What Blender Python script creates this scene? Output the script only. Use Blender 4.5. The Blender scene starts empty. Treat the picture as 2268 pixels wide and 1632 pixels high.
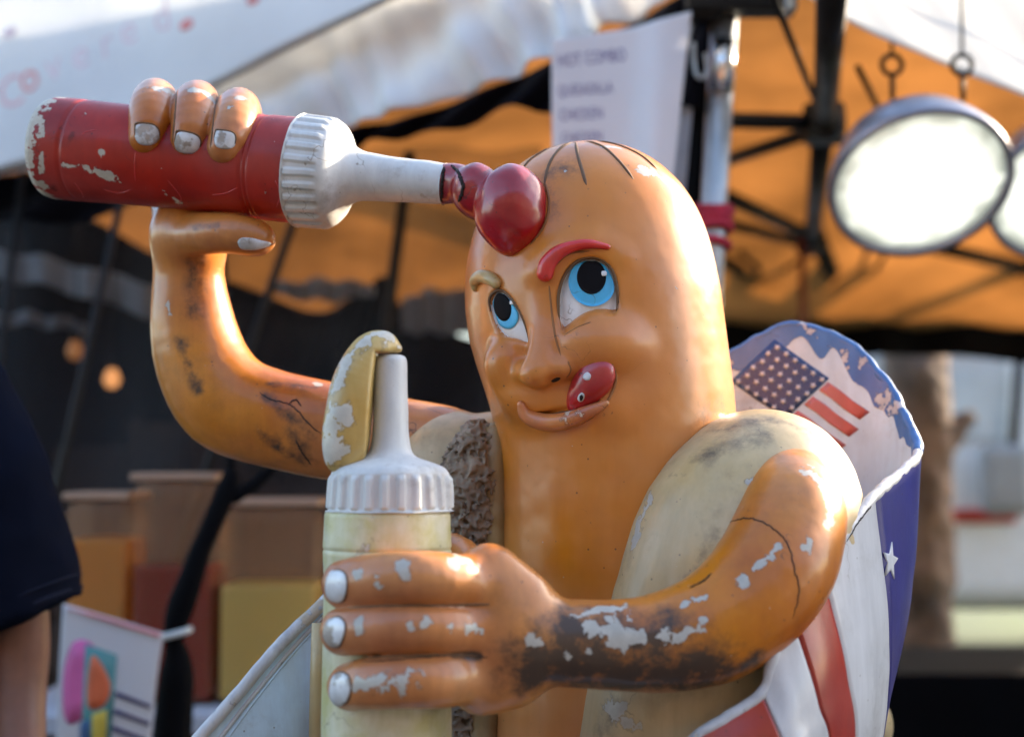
import bpy, math, random
import numpy as np
from mathutils import Vector, Matrix
from mathutils.bvhtree import BVHTree

random.seed(7)
rng = np.random.default_rng(7)
SC = bpy.context.scene
COL = SC.collection

# ------------------------------------------------------------------ camera
CAM = np.array([0.0, -1.9, 1.2])
PITCH = math.radians(4.0)
LENS = 50.0
TAN = 18.0 / LENS
cam_data = bpy.data.cameras.new('camera')
cam = bpy.data.objects.new('camera', cam_data)
COL.objects.link(cam)
cam.location = CAM
cam.rotation_euler = (math.pi / 2 + PITCH, 0, 0)
cam_data.lens = LENS
cam_data.sensor_width = 36
cam_data.clip_end = 500
cam_data.dof.use_dof = True
cam_data.dof.focus_distance = 1.76
cam_data.dof.aperture_fstop = 2.0
SC.camera = cam

# ------------------------------------------------------------------ sky, sun, exposure
SUN_EL = math.radians(22)
SUN_DIR = Vector((0.85, 0.53, 0.0)).normalized() * math.cos(SUN_EL) + Vector((0, 0, math.sin(SUN_EL)))
world = bpy.data.worlds.new('World')
SC.world = world
world.use_nodes = True
wn = world.node_tree
bg = wn.nodes['Background']
sky = wn.nodes.new('ShaderNodeTexSky')
sky.sky_type = 'NISHITA'
sky.sun_disc = False
sky.sun_elevation = SUN_EL
sky.sun_rotation = math.atan2(SUN_DIR.x, SUN_DIR.y)
sky.dust_density = 1.6
sky.ozone_density = 0.8
wn.links.new(sky.outputs[0], bg.inputs[0])
bg.inputs[1].default_value = 0.14
sun_data = bpy.data.lights.new('sun', 'SUN')
sun_data.energy = 3.2
sun_data.angle = math.radians(0.6)
sun_data.color = (1.0, 0.82, 0.60)
sun = bpy.data.objects.new('sun', sun_data)
COL.objects.link(sun)
sun.rotation_euler = SUN_DIR.to_track_quat('Z', 'Y').to_euler()
SC.view_settings.view_transform = 'Standard'
SC.view_settings.look = 'None'
SC.view_settings.gamma = 1.0
SC.view_settings.exposure = 2.3
SC.render.engine = 'CYCLES'
SC.cycles.use_denoising = True
SC.cycles.max_bounces = 6
SC.cycles.diffuse_bounces = 3
SC.cycles.glossy_bounces = 3
SC.cycles.transparent_max_bounces = 8
SC.cycles.adaptive_threshold = 0.02
SC.cycles.caustics_reflective = False
SC.cycles.caustics_refractive = False
SC.cycles.sample_clamp_indirect = 4.0

# ------------------------------------------------------------------ survey: bearings read off the photograph -> points at a known distance
cP, sP = math.cos(PITCH), math.sin(PITCH)
def ray(px, py):
    u = (px - 1134.0) / 1134.0 * TAN
    v = -(py - 816.0) / 1134.0 * TAN
    return np.array([u, cP - v * sP, sP + v * cP])
def pt(px, py, Y):
    d = ray(px, py)
    return CAM + d * ((Y - CAM[1]) / d[1])
def ptz(px, py, z):
    d = ray(px, py)
    return CAM + d * ((z - CAM[2]) / d[2])
def mpp(Y):
    return (Y - CAM[1]) * TAN / 1134.0
def rad(r, Y):
    return r * mpp(Y)

# ------------------------------------------------------------------ mesh helpers
def link(name, me, mat=None, parent=None):
    o = bpy.data.objects.new(name, me)
    COL.objects.link(o)
    if mat is not None and me is not None:
        for m in (mat if isinstance(mat, (list, tuple)) else [mat]):
            me.materials.append(m)
    if parent is not None:
        o.parent = parent
    return o
def world_loc(o):
    p = np.zeros(3)
    while o is not None:
        p = p + np.array(o.location)
        o = o.parent
    return p
def thing(name, loc, label, cat, group=None):
    o = bpy.data.objects.new(name, None)
    COL.objects.link(o)
    o.location = tuple(float(c) for c in loc)
    o.empty_display_size = 0.1
    return tag(o, label, cat, group)
def tag(o, label=None, cat=None, group=None, kind=None):
    if label: o['label'] = label
    if cat: o['category'] = cat
    if group: o['group'] = group
    if kind: o['kind'] = kind
    return o
def mesh_np(name, V, F, mat, parent=None, smooth=True, attrs=None, origin=None, mat_idx=None):
    """V world coordinates; stored relative to the parent's (or own) origin"""
    V = np.asarray(V, dtype=np.float64)
    off = world_loc(parent) if parent is not None else (np.zeros(3) if origin is None else np.asarray(origin))
    Vl = V - off
    me = bpy.data.meshes.new(name)
    F = list(F) if not isinstance(F, np.ndarray) else F
    if isinstance(F, np.ndarray):
        k = F.shape[1]
        me.vertices.add(len(Vl)); me.vertices.foreach_set('co', Vl.astype(np.float32).ravel())
        me.loops.add(F.size); me.loops.foreach_set('vertex_index', F.astype(np.int32).ravel())
        me.polygons.add(len(F))
        me.polygons.foreach_set('loop_start', np.arange(0, F.size, k, dtype=np.int32))
        me.polygons.foreach_set('loop_total', np.full(len(F), k, dtype=np.int32))
        me.update(calc_edges=True)
    else:
        me.from_pydata([tuple(v) for v in Vl], [], F)
        me.update()
    if smooth:
        me.polygons.foreach_set('use_smooth', np.ones(len(me.polygons), dtype=bool))
    if mat_idx is not None:
        me.polygons.foreach_set('material_index', np.asarray(mat_idx, dtype=np.int32))
    if attrs:
        for k_, a in attrs.items():
            at = me.attributes.new(k_, 'FLOAT', 'POINT')
            at.data.foreach_set('value', np.asarray(a, dtype=np.float32))
    o = link(name, me, mat, parent)
    if parent is None and origin is not None:
        o.location = tuple(float(c) for c in origin)
    return o
def bvh_of(V, F):
    return BVHTree.FromPolygons([tuple(v) for v in np.asarray(V, dtype=float)], [tuple(int(i) for i in f) for f in F])
def cast(bvh, px, py):
    d = ray(px, py)
    loc, n, i, dist = bvh.ray_cast(Vector(CAM), Vector(d).normalized())
    if loc is None:
        return None, None
    if n.dot(Vector(d)) > 0:
        n = -n
    return np.array(loc), np.array(n)

def catmull(pts, n, closed=False):
    P = np.asarray(pts, dtype=float)
    m = len(P)
    if m == 2 and not closed:
        t = np.linspace(0, 1, n)[:, None]
        return P[0] * (1 - t) + P[1] * t
    segs = m if closed else m - 1
    ts = np.linspace(0, segs, n, endpoint=not closed)
    i = np.minimum(ts.astype(int), segs - 1)
    f = (ts - i)[:, None]
    def g(k):
        if closed:
            return P[k % m]
        kk = np.clip(k, 0, m - 1)
        Q = P[kk].copy()
        Q[k < 0] = 2 * P[0] - P[1]
        Q[k > m - 1] = 2 * P[-1] - P[-2]
        return Q
    p0, p1, p2, p3 = g(i - 1), g(i), g(i + 1), g(i + 2)
    return 0.5 * ((2 * p1) + (-p0 + p2) * f + (2 * p0 - 5 * p1 + 4 * p2 - p3) * f ** 2 + (-p0 + 3 * p1 - 3 * p2 + p3) * f ** 3)

# value noise
_perm = rng.random((64, 64, 64)).astype(np.float32)
def vnoise(P, scale, octaves=1):
    P = np.asarray(P, dtype=np.float32)
    out = np.zeros(len(P), dtype=np.float32); amp = 1.0; tot = 0
    for o in range(octaves):
        Q = P * scale * (2 ** o) + 17.3 * o
        i = np.floor(Q).astype(np.int64); f = Q - i
        f = f * f * (3 - 2 * f)
        i0 = i & 63; i1 = (i + 1) & 63
        c = lambda a, b, d: _perm[a[:, 0], b[:, 1], d[:, 2]]
        x00 = c(i0, i0, i0) * (1 - f[:, 0]) + c(i1, i0, i0) * f[:, 0]
        x10 = c(i0, i1, i0) * (1 - f[:, 0]) + c(i1, i1, i0) * f[:, 0]
        x01 = c(i0, i0, i1) * (1 - f[:, 0]) + c(i1, i0, i1) * f[:, 0]
        x11 = c(i0, i1, i1) * (1 - f[:, 0]) + c(i1, i1, i1) * f[:, 0]
        y0 = x00 * (1 - f[:, 1]) + x10 * f[:, 1]; y1 = x01 * (1 - f[:, 1]) + x11 * f[:, 1]
        out += amp * ((y0 * (1 - f[:, 2]) + y1 * f[:, 2]) - 0.5); tot += amp; amp *= 0.5
    return out / tot

# ------------------------------------------------------------------ sculpting with distance fields
def smin(a, b, k):
    h = np.clip(0.5 + 0.5 * (b - a) / k, 0, 1)
    return b * (1 - h) + a * h - k * h * (1 - h)
def smax(a, b, k):
    return -smin(-a, -b, k)
def capsule(P, a, b, ra, rb):
    a = np.asarray(a, dtype=np.float32); b = np.asarray(b, dtype=np.float32)
    pa = P - a; ba = b - a
    h = np.clip((pa @ ba) / max(float(ba @ ba), 1e-9), 0, 1)
    q = pa - h[:, None] * ba
    return np.sqrt(np.einsum('ij,ij->i', q, q)) - (ra + (rb - ra) * h)
def sweep(P, pts, radii, n=None, k=0.0):
    n = n or max(2, (len(pts) - 1) * 5 + 1)
    Q = catmull(np.column_stack([np.asarray(pts), np.asarray(radii)]), n) if len(pts) > 2 else np.column_stack([np.asarray(pts), np.asarray(radii)])
    d = None
    for i in range(len(Q) - 1):
        e = capsule(P, Q[i, :3], Q[i + 1, :3], Q[i, 3], Q[i + 1, 3])
        d = e if d is None else (np.minimum(d, e) if k <= 0 else smin(d, e, k))
    return d
def ellipsoid(P, c, r, R=None):
    p = P - np.asarray(c, dtype=np.float32)
    if R is not None:
        p = p @ np.asarray(R, dtype=np.float32)      # columns of R = local axes
    r = np.asarray(r, dtype=np.float32)
    k0 = np.sqrt(((p / r) ** 2).sum(1)); k1 = np.sqrt(((p / (r * r)) ** 2).sum(1)) + 1e-9
    return k0 * (k0 - 1) / k1
def frame(n, up=(0, 0, 1), roll=0.0):
    n = np.asarray(n, float); n = n / np.linalg.norm(n)
    t = np.cross(up, n); t /= np.linalg.norm(t); b = np.cross(n, t)
    c, s = math.cos(roll), math.sin(roll)
    return np.column_stack([t * c + b * s, -t * s + b * c, n])
def poly2(Q, poly):
    """signed distance in the plane to a closed polygon"""
    poly = np.asarray(poly, dtype=np.float32); n = len(poly)
    d = np.full(len(Q), 1e9, dtype=np.float32); s = np.ones(len(Q), dtype=np.float32)
    j = n - 1
    for i in range(n):
        e = poly[j] - poly[i]; w = Q - poly[i]
        b = w - np.clip((w @ e) / (e @ e), 0, 1)[:, None] * e
        d = np.minimum(d, (b * b).sum(1))
        c1 = Q[:, 1] >= poly[i, 1]; c2 = Q[:, 1] < poly[j, 1]; c3 = e[0] * w[:, 1] > e[1] * w[:, 0]
        flip = (c1 & c2 & c3) | (~c1 & ~c2 & ~c3)
        s[flip] *= -1
        j = i
    return s * np.sqrt(d)
def evalc(f, P, chunk=400000):
    return np.concatenate([f(P[i:i + chunk].astype(np.float32)) for i in range(0, len(P), chunk)])
def sdf_mesh(f, lo, hi, h, lump=None):
    lo = np.asarray(lo, float); hi = np.asarray(hi, float); B = 8
    nb = np.maximum(1, np.ceil((hi - lo) / (h * B)).astype(int))
    bi = np.stack(np.meshgrid(*[np.arange(k) for k in nb], indexing='ij'), -1).reshape(-1, 3)
    fc = evalc(f, lo + (bi + 0.5) * B * h)
    act = np.abs(fc) < h * B * 0.5 * 1.7320508 * 1.45
    V = np.where(fc < 0, -1.0, 1.0).astype(np.float32).reshape(nb)
    for ax in range(3):
        V = np.repeat(V, B, axis=ax)
    ob = np.stack(np.meshgrid(*[np.arange(B)] * 3, indexing='ij'), -1).reshape(-1, 3)
    gi = (bi[act][:, None, :] * B + ob[None]).reshape(-1, 3)
    V[gi[:, 0], gi[:, 1], gi[:, 2]] = evalc(f, lo + gi * h)
    S = V < 0
    s8 = np.zeros(np.array(V.shape) - 1, dtype=np.uint8)
    for a in (0, 1):
        for b in (0, 1):
            for c in (0, 1):
                s8 += S[a:S.shape[0] - 1 + a, b:S.shape[1] - 1 + b, c:S.shape[2] - 1 + c]
    ci = np.argwhere((s8 > 0) & (s8 < 8))
    corn = np.array([[a, b, c] for a in (0, 1) for b in (0, 1) for c in (0, 1)])
    cv = np.stack([V[ci[:, 0] + o[0], ci[:, 1] + o[1], ci[:, 2] + o[2]] for o in corn], 1)
    acc = np.zeros((len(ci), 3)); cnt = np.zeros(len(ci))
    for e0 in range(8):
        for e1 in range(e0 + 1, 8):
            if np.abs(corn[e0] - corn[e1]).sum() != 1: continue
            m = (cv[:, e0] < 0) != (cv[:, e1] < 0)
            t = cv[m, e0] / (cv[m, e0] - cv[m, e1])
            acc[m] += corn[e0] + t[:, None] * (corn[e1] - corn[e0]); cnt[m] += 1
    P = lo + (ci + acc / cnt[:, None]) * h
    vid = np.full(s8.shape, -1, dtype=np.int32)
    vid[ci[:, 0], ci[:, 1], ci[:, 2]] = np.arange(len(ci))
    faces = []
    for ax in range(3):
        a1, a2 = (ax + 1) % 3, (ax + 2) % 3
        sl0 = [slice(None)] * 3; sl1 = [slice(None)] * 3
        sl0[ax] = slice(0, -1); sl1[ax] = slice(1, None)
        A, Bv = S[tuple(sl0)], S[tuple(sl1)]
        e = np.argwhere(A != Bv)
        e = e[(e[:, a1] > 0) & (e[:, a2] > 0) & (e[:, a1] < s8.shape[a1]) & (e[:, a2] < s8.shape[a2])]
        inside = A[e[:, 0], e[:, 1], e[:, 2]]
        def cell(d1, d2):
            q = e.copy(); q[:, a1] -= d1; q[:, a2] -= d2
            return vid[q[:, 0], q[:, 1], q[:, 2]]
        q = np.stack([cell(1, 1), cell(0, 1), cell(0, 0), cell(1, 0)], 1)
        q[~inside] = q[~inside][:, ::-1]
        faces.append(q)
    F = np.concatenate(faces); F = F[(F >= 0).all(1)]
    eps = h * 0.35
    for it in range(1):
        d = evalc(f, P)
        g = np.stack([evalc(f, P + np.eye(3)[k] * eps) - evalc(f, P - np.eye(3)[k] * eps) for k in range(3)], 1) / (2 * eps)
        gn = (g * g).sum(1) + 1e-6
        step = np.clip(d / gn, -0.7 * h, 0.7 * h)
        P = P - g * step[:, None]
    if lump:
        P = P + (g / np.sqrt(gn)[:, None]) * sum(a * vnoise(P + 3.1 * j, sc, 2) for j, (a, sc) in enumerate(lump))[:, None]
    return P, F

# ------------------------------------------------------------------ generic mesh builders
def tube_vf(pts, radii, n=10, caps=True):
    P = np.asarray(pts, float); m = len(P)
    radii = np.full(m, radii) if np.isscalar(radii) else np.asarray(radii, float)
    T = np.gradient(P, axis=0); T /= np.linalg.norm(T, axis=1)[:, None] + 1e-12
    up = np.array([0, 0, 1.0]) if abs(T[0][2]) < 0.9 else np.array([1.0, 0, 0])
    V = []; N = np.cross(up, T[0]); N /= np.linalg.norm(N)
    for i in range(m):
        N = N - T[i] * (N @ T[i]); N /= np.linalg.norm(N) + 1e-12
        Bn = np.cross(T[i], N)
        for k in range(n):
            a = 2 * math.pi * k / n
            V.append(P[i] + radii[i] * (math.cos(a) * N + math.sin(a) * Bn))
    F = []
    for i in range(m - 1):
        for k in range(n):
            k2 = (k + 1) % n
            F.append((i * n + k, i * n + k2, (i + 1) * n + k2, (i + 1) * n + k))
    if caps:
        F.append(tuple(range(n))[::-1]); F.append(tuple((m - 1) * n + k for k in range(n)))
    return np.array(V), F
def tube(name, pts, radii, mat, parent=None, n=10, smooth=True, origin=None):
    V, F = tube_vf(pts, radii, n)
    return mesh_np(name, V, F, mat, parent, smooth, origin=origin)
def box_vf(c, s, rot=None):
    c = np.asarray(c, float); s = np.asarray(s, float) / 2
    V = np.array([[x, y, z] for x in (-1, 1) for y in (-1, 1) for z in (-1, 1)]) * s
    if rot is not None: V = V @ np.asarray(rot).T
    F = [(0, 1, 3, 2), (4, 6, 7, 5), (0, 4, 5, 1), (2, 3, 7, 6), (0, 2, 6, 4), (1, 5, 7, 3)]
    return V + c, F
def box(name, c, s, mat, parent=None, rot=None, bevel=0.0, origin=None):
    V, F = box_vf(c, s, rot)
    o = mesh_np(name, V, F, mat, parent, smooth=False, origin=origin)
    if bevel:
        b = o.modifiers.new('bevel', 'BEVEL'); b.width = bevel; b.segments = 2
    return o
def lathe_vf(profile, origin, axis, n=64, flute=None):
    """profile [(radius, along)]; flute(i, ang)->radius offset"""
    R = frame(axis, up=(0, 0.3, 1) if abs(axis[2]) < 0.9 else (0, 1, 0))
    V = []
    for i, (r, z) in enumerate(profile):
        for k in range(n):
            a = 2 * math.pi * k / n
            rr = r + (flute(i, a) if flute else 0)
            V.append(np.asarray(origin) + R[:, 0] * rr * math.cos(a) + R[:, 1] * rr * math.sin(a) + R[:, 2] * z)
    F = []
    for i in range(len(profile) - 1):
        for k in range(n):
            k2 = (k + 1) % n
            F.append((i * n + k, i * n + k2, (i + 1) * n + k2, (i + 1) * n + k))
    F.append(tuple(range(n))[::-1]); F.append(tuple((len(profile) - 1) * n + k for k in range(n)))
    return np.array(V), F
def loft_vf(rows, nu, nv, fold=None):
    G = np.array([catmull(r, nu) for r in rows])
    H = np.stack([catmull(G[:, j], nv) for j in range(nu)], 1)      # nv, nu, 3
    if fold is not None:
        uu, vv = np.meshgrid(np.linspace(0, 1, nu), np.linspace(0, 1, nv))
        H = H + fold(uu, vv)
    V = H.reshape(-1, 3)
    idx = np.arange(nu * nv).reshape(nv, nu)
    F = np.stack([idx[:-1, :-1], idx[:-1, 1:], idx[1:, 1:], idx[1:, :-1]], -1).reshape(-1, 4)
    return V, F
def sheet(name, rows, nu, nv, mat, parent=None, thick=0.002, fold=None, origin=None):
    V, F = loft_vf(rows, nu, nv, fold)
    o = mesh_np(name, V, F, mat, parent, origin=origin)
    if thick:
        s = o.modifiers.new('thickness', 'SOLIDIFY'); s.thickness = thick; s.offset = 0
    return o, V, F
def patch(name, bvh, poly, mat, parent, off=0.001, dome=0.0, rings=6, n=28, smooth=True, center=None, skirt=0.003):
    """a raised piece lying on a sculpted surface, outline given as bearings"""
    poly = np.asarray(poly, float)
    c = poly.mean(0) if center is None else np.asarray(center, float)
    B = catmull(poly, n, closed=True) if smooth else poly
    n = len(B)
    V = []; loc0, n0 = cast(bvh, *c)
    if loc0 is None: return None
    V.append(loc0 + n0 * (off + dome))
    last = [(loc0, n0)] * n
    for r in range(1, rings + 1):
        f = r / rings
        for k in range(n):
            l, nn = cast(bvh, *(c + (B[k] - c) * f))
            if l is None or np.linalg.norm(l - last[k][0]) > 0.09: l, nn = last[k]
            last[k] = (l, nn)
            V.append(l + nn * (off + dome * (1 - f ** 2.5)))
    for k in range(n):
        V.append(last[k][0] - last[k][1] * skirt)
    F = [(0, 1 + k, 1 + (k + 1) % n) for k in range(n)]
    for r in range(rings):
        a = 1 + r * n
        for k in range(n):
            k2 = (k + 1) % n
            F.append((a + k, a + n + k, a + n + k2, a + k2))
    return mesh_np(name, V, F, mat, parent, smooth=True)
def line_on(name, bvh, pxs, radius, mat, parent, off=0.0, n=24, taper=True):
    Q = catmull(pxs, n * 2 if name == 'crack' else n); pts = []
    if name == 'crack': Q = Q + rng.normal(size=Q.shape) * 0.9
    for q in Q:
        l, nn = cast(bvh, *q)
        if l is not None: pts.append(l + nn * off)
    if len(pts) < 3: return None
    r = np.full(len(pts), radius)
    if taper: r = radius * np.clip(np.minimum(np.linspace(0.5, 6, len(r)), np.linspace(6, 0.3, len(r))), 0.15, 1)
    return tube(name, pts, r, mat, parent, n=6)
def text_vf(s, size=1.0):
    cu = bpy.data.curves.new('t', 'FONT'); cu.body = s; cu.size = size; cu.resolution_u = 3
    cu.align_x = 'LEFT'
    o = bpy.data.objects.new('t', cu); COL.objects.link(o)
    dg = bpy.context.evaluated_depsgraph_get()
    me = bpy.data.meshes.new_from_object(o.evaluated_get(dg))
    V = np.array([tuple(v.co) for v in me.vertices]); F = [tuple(p.vertices) for p in me.polygons]
    bpy.data.objects.remove(o); bpy.data.curves.remove(cu); bpy.data.meshes.remove(me)
    return V, F

# ------------------------------------------------------------------ materials
def nm(name):
    m = bpy.data.materials.new(name); m.use_nodes = True
    nt = m.node_tree; return m, nt, nt.nodes['Principled BSDF']
def N(nt, t, **kw):
    n = nt.nodes.new(t)
    for k, v in kw.items():
        if k.startswith('i_'): n.inputs[int(k[2:])].default_value = v
        else: setattr(n, k, v)
    return n
def L(nt, a, b): nt.links.new(a, b)
def c4(c): return (c[0], c[1], c[2], 1.0)
def mixc(nt, fac, a, b):
    n = nt.nodes.new('ShaderNodeMix'); n.data_type = 'RGBA'
    if hasattr(fac, 'default_value'): L(nt, fac, n.inputs[0])
    else: n.inputs[0].default_value = fac
    for s, v in ((6, a), (7, b)):
        if hasattr(v, 'default_value'): L(nt, v, n.inputs[s])
        else: n.inputs[s].default_value = c4(v)
    return n.outputs[2]
def mth(nt, op, a, b=None, clamp=False):
    n = nt.nodes.new('ShaderNodeMath'); n.operation = op; n.use_clamp = clamp
    for i, v in enumerate((a, b)):
        if v is None: continue
        if hasattr(v, 'default_value'): L(nt, v, n.inputs[i])
        else: n.inputs[i].default_value = v
    return n.outputs[0]
def ramp(nt, v, lo, hi, a=0.0, b=1.0):
    n = nt.nodes.new('ShaderNodeMapRange'); n.clamp = True
    L(nt, v, n.inputs[0])
    for i, x in enumerate((lo, hi, a, b)): n.inputs[i + 1].default_value = x
    return n.outputs[0]
def noise(nt, co, scale, detail=4, rough=0.55):
    n = N(nt, 'ShaderNodeTexNoise'); L(nt, co, n.inputs['Vector'])
    n.inputs['Scale'].default_value = scale; n.inputs['Detail'].default_value = detail; n.inputs['Roughness'].default_value = rough
    return n.outputs[0]
def attr(nt, name):
    n = N(nt, 'ShaderNodeAttribute'); n.attribute_name = name
    return n.outputs['Fac']

def paint(name, c1, c2, rough=0.34, coat=0.35, chipc=(0.52, 0.50, 0.44), dirt=(0.035, 0.025, 0.018), wear=0.70,
          speck=0.05, bump=0.12, use_attr=False, mott=5.0, crackle=0.0025, dirtamt=0.25, spec=0.5, fine=55, streak=0.14):
    """brushed enamel over fibreglass: mottled coat, chips down to the primer, dirt stains, hairline cracks"""
    m, nt, bs = nm(name)
    tc = N(nt, 'ShaderNodeTexCoord'); co = tc.outputs['Object']
    n1 = noise(nt, co, mott, 5, 0.6)
    col = mixc(nt, ramp(nt, n1, 0.35, 0.68), c1, c2)
    mp = N(nt, 'ShaderNodeMapping'); L(nt, co, mp.inputs[0]); mp.inputs['Scale'].default_value = (34, 34, 4)
    st = noise(nt, mp.outputs[0], 1.0, 5, 0.65)
    hs = N(nt, 'ShaderNodeHueSaturation'); L(nt, col, hs.inputs['Color']); L(nt, ramp(nt, st, 0.3, 0.7, 1.0 - streak, 1.0 + streak * 0.7), hs.inputs['Value'])
    L(nt, ramp(nt, noise(nt, co, 3.1, 4), 0.35, 0.65, 0.90, 1.06), hs.inputs['Saturation'])
    col = hs.outputs['Color']
    nf = noise(nt, co, fine, 6, 0.62)
    # dirt film, blotchy
    nd = noise(nt, co, 14, 6, 0.68)
    dm = ramp(nt, nd, 0.55, 0.80, 0, dirtamt)
    if use_attr:
        g = mth(nt, 'ADD', attr(nt, 'grime'), mth(nt, 'MULTIPLY', mth(nt, 'SUBTRACT', noise(nt, co, 34, 6, 0.72), 0.5), 2.6))
        gm = ramp(nt, g, 0.12, 0.85, 0, 0.95)
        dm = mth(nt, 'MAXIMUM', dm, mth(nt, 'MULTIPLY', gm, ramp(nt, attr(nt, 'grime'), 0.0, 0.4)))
    col = mixc(nt, dm, col, dirt)
    # hairline cracks
    nc = noise(nt, co, 5.5, 5, 0.5)
    cr = ramp(nt, mth(nt, 'ABSOLUTE', mth(nt, 'SUBTRACT', nc, 0.5)), 0.0, crackle, 1, 0)
    cr = mth(nt, 'MULTIPLY', cr, ramp(nt, noise(nt, co, 7.7, 3), 0.56, 0.62))
    col = mixc(nt, mth(nt, 'MULTIPLY', cr, 0.8), col, dirt)
    # dark pits
    vo = N(nt, 'ShaderNodeTexVoronoi'); L(nt, co, vo.inputs['Vector']); vo.inputs['Scale'].default_value = 55
    pits = mth(nt, 'MULTIPLY', ramp(nt, vo.outputs['Distance'], speck, speck * 1.7, 1, 0), ramp(nt, noise(nt, co, 9, 3), 0.46, 0.56))
    col = mixc(nt, mth(nt, 'MULTIPLY', pits, 0.8), col, dirt)
    vw = N(nt, 'ShaderNodeTexVoronoi'); L(nt, co, vw.inputs['Vector']); vw.inputs['Scale'].default_value = 47
    specks = mth(nt, 'MULTIPLY', ramp(nt, vw.outputs['Distance'], speck * 0.55, speck * 0.9, 1, 0), ramp(nt, noise(nt, co, 6.3, 3), 0.50, 0.58))
    col = mixc(nt, mth(nt, 'MULTIPLY', specks, 0.7), col, chipc)
    # chips
    rnd = noise(nt, co, fine * 0.35, 7, 0.6)
    chip = ramp(nt, rnd, wear, wear + 0.012)
    edge = ramp(nt, rnd, wear - 0.02, wear)
    if use_attr:
        v = mth(nt, 'ADD', attr(nt, 'chip'), mth(nt, 'MULTIPLY', mth(nt, 'SUBTRACT', nf, 0.5), 5.0))
        gate = ramp(nt, attr(nt, 'chip'), 0.01, 0.08)
        chip = mth(nt, 'MAXIMUM', chip, mth(nt, 'MULTIPLY', ramp(nt, v, 0.50, 0.58), gate))
        edge = mth(nt, 'MAXIMUM', edge, mth(nt, 'MULTIPLY', ramp(nt, v, 0.30, 0.52), gate))
    rim = mth(nt, 'SUBTRACT', edge, chip, clamp=True)
    col = mixc(nt, mth(nt, 'MULTIPLY', rim, 0.55), col, dirt)
    chipcol = mixc(nt, ramp(nt, nf, 0.4, 0.6), chipc, tuple(0.8 * x for x in chipc))
    col = mixc(nt, chip, col, chipcol)
    L(nt, col, bs.inputs['Base Color'])
    r = mth(nt, 'ADD', ramp(nt, n1, 0.3, 0.7, rough - 0.06, rough + 0.10), mth(nt, 'MULTIPLY', chip, 0.3))
    r = mth(nt, 'ADD', r, mth(nt, 'MULTIPLY', dm, 0.25))
    L(nt, r, bs.inputs['Roughness'])
    bs.inputs['Coat Weight'].default_value = coat
    bs.inputs['Coat Roughness'].default_value = 0.19
    bs.inputs['Specular IOR Level'].default_value = spec
    b1 = N(nt, 'ShaderNodeBump'); b1.inputs['Strength'].default_value = bump; b1.inputs['Distance'].default_value = 0.004
    h = mth(nt, 'ADD', mth(nt, 'ADD', mth(nt, 'MULTIPLY', noise(nt, co, 38, 4), 0.6), mth(nt, 'MULTIPLY', st, 0.25)), mth(nt, 'MULTIPLY', noise(nt, co, 160, 3), 0.18))
    h = mth(nt, 'SUBTRACT', h, mth(nt, 'MULTIPLY', mth(nt, 'ADD', chip, mth(nt, 'ADD', cr, pits)), 1.1))
    L(nt, h, b1.inputs['Height'])
    L(nt, b1.outputs[0], bs.inputs['Normal'])
    L(nt, b1.outputs[0], bs.inputs['Coat Normal'])
    return m
def simple(name, c, rough=0.6, metal=0.0, var=0.12, scale=8, spec=0.5, coat=0.0, bump=0.0):
    m, nt, bs = nm(name)
    tc = N(nt, 'ShaderNodeTexCoord'); co = tc.outputs['Object']
    nn = noise(nt, co, scale, 5, 0.6)
    col = mixc(nt, ramp(nt, nn, 0.3, 0.7), tuple(x * (1 - var) for x in c), tuple(min(1, x * (1 + var)) for x in c))
    L(nt, col, bs.inputs['Base Color'])
    L(nt, ramp(nt, nn, 0.3, 0.7, rough * 0.85, min(1, rough * 1.15)), bs.inputs['Roughness'])
    bs.inputs['Metallic'].default_value = metal
    bs.inputs['Specular IOR Level'].default_value = spec
    bs.inputs['Coat Weight'].default_value = coat
    if bump:
        b1 = N(nt, 'ShaderNodeBump'); b1.inputs['Strength'].default_value = bump; b1.inputs['Distance'].default_value = 0.01
        L(nt, noise(nt, co, scale * 4, 5), b1.inputs['Height']); L(nt, b1.outputs[0], bs.inputs['Normal'])
    return m
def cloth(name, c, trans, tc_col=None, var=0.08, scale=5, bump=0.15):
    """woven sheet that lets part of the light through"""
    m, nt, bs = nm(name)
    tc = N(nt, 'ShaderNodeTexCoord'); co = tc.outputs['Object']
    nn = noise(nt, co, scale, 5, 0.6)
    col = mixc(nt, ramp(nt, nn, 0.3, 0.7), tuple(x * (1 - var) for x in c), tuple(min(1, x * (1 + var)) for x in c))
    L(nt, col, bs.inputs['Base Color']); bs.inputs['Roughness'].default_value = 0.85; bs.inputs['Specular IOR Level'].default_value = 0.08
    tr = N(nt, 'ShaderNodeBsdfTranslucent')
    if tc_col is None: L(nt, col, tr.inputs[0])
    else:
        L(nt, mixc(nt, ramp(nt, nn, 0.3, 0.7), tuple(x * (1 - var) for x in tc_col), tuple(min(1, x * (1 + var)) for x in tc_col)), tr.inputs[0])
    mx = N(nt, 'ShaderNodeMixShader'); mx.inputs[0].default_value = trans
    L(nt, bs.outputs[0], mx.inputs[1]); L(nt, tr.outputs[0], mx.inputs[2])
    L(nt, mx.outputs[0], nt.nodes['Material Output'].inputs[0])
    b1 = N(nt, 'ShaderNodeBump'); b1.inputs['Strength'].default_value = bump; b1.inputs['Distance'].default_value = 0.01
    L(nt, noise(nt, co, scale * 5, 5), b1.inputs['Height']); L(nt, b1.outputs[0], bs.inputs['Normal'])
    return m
def emit(name, c, s):
    m, nt, bs = nm(name)
    bs.inputs['Base Color'].default_value = c4(c)
    bs.inputs['Emission Color'].default_value = c4(c); bs.inputs['Emission Strength'].default_value = s
    bs.inputs['Roughness'].default_value = 0.2
    return m

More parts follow.
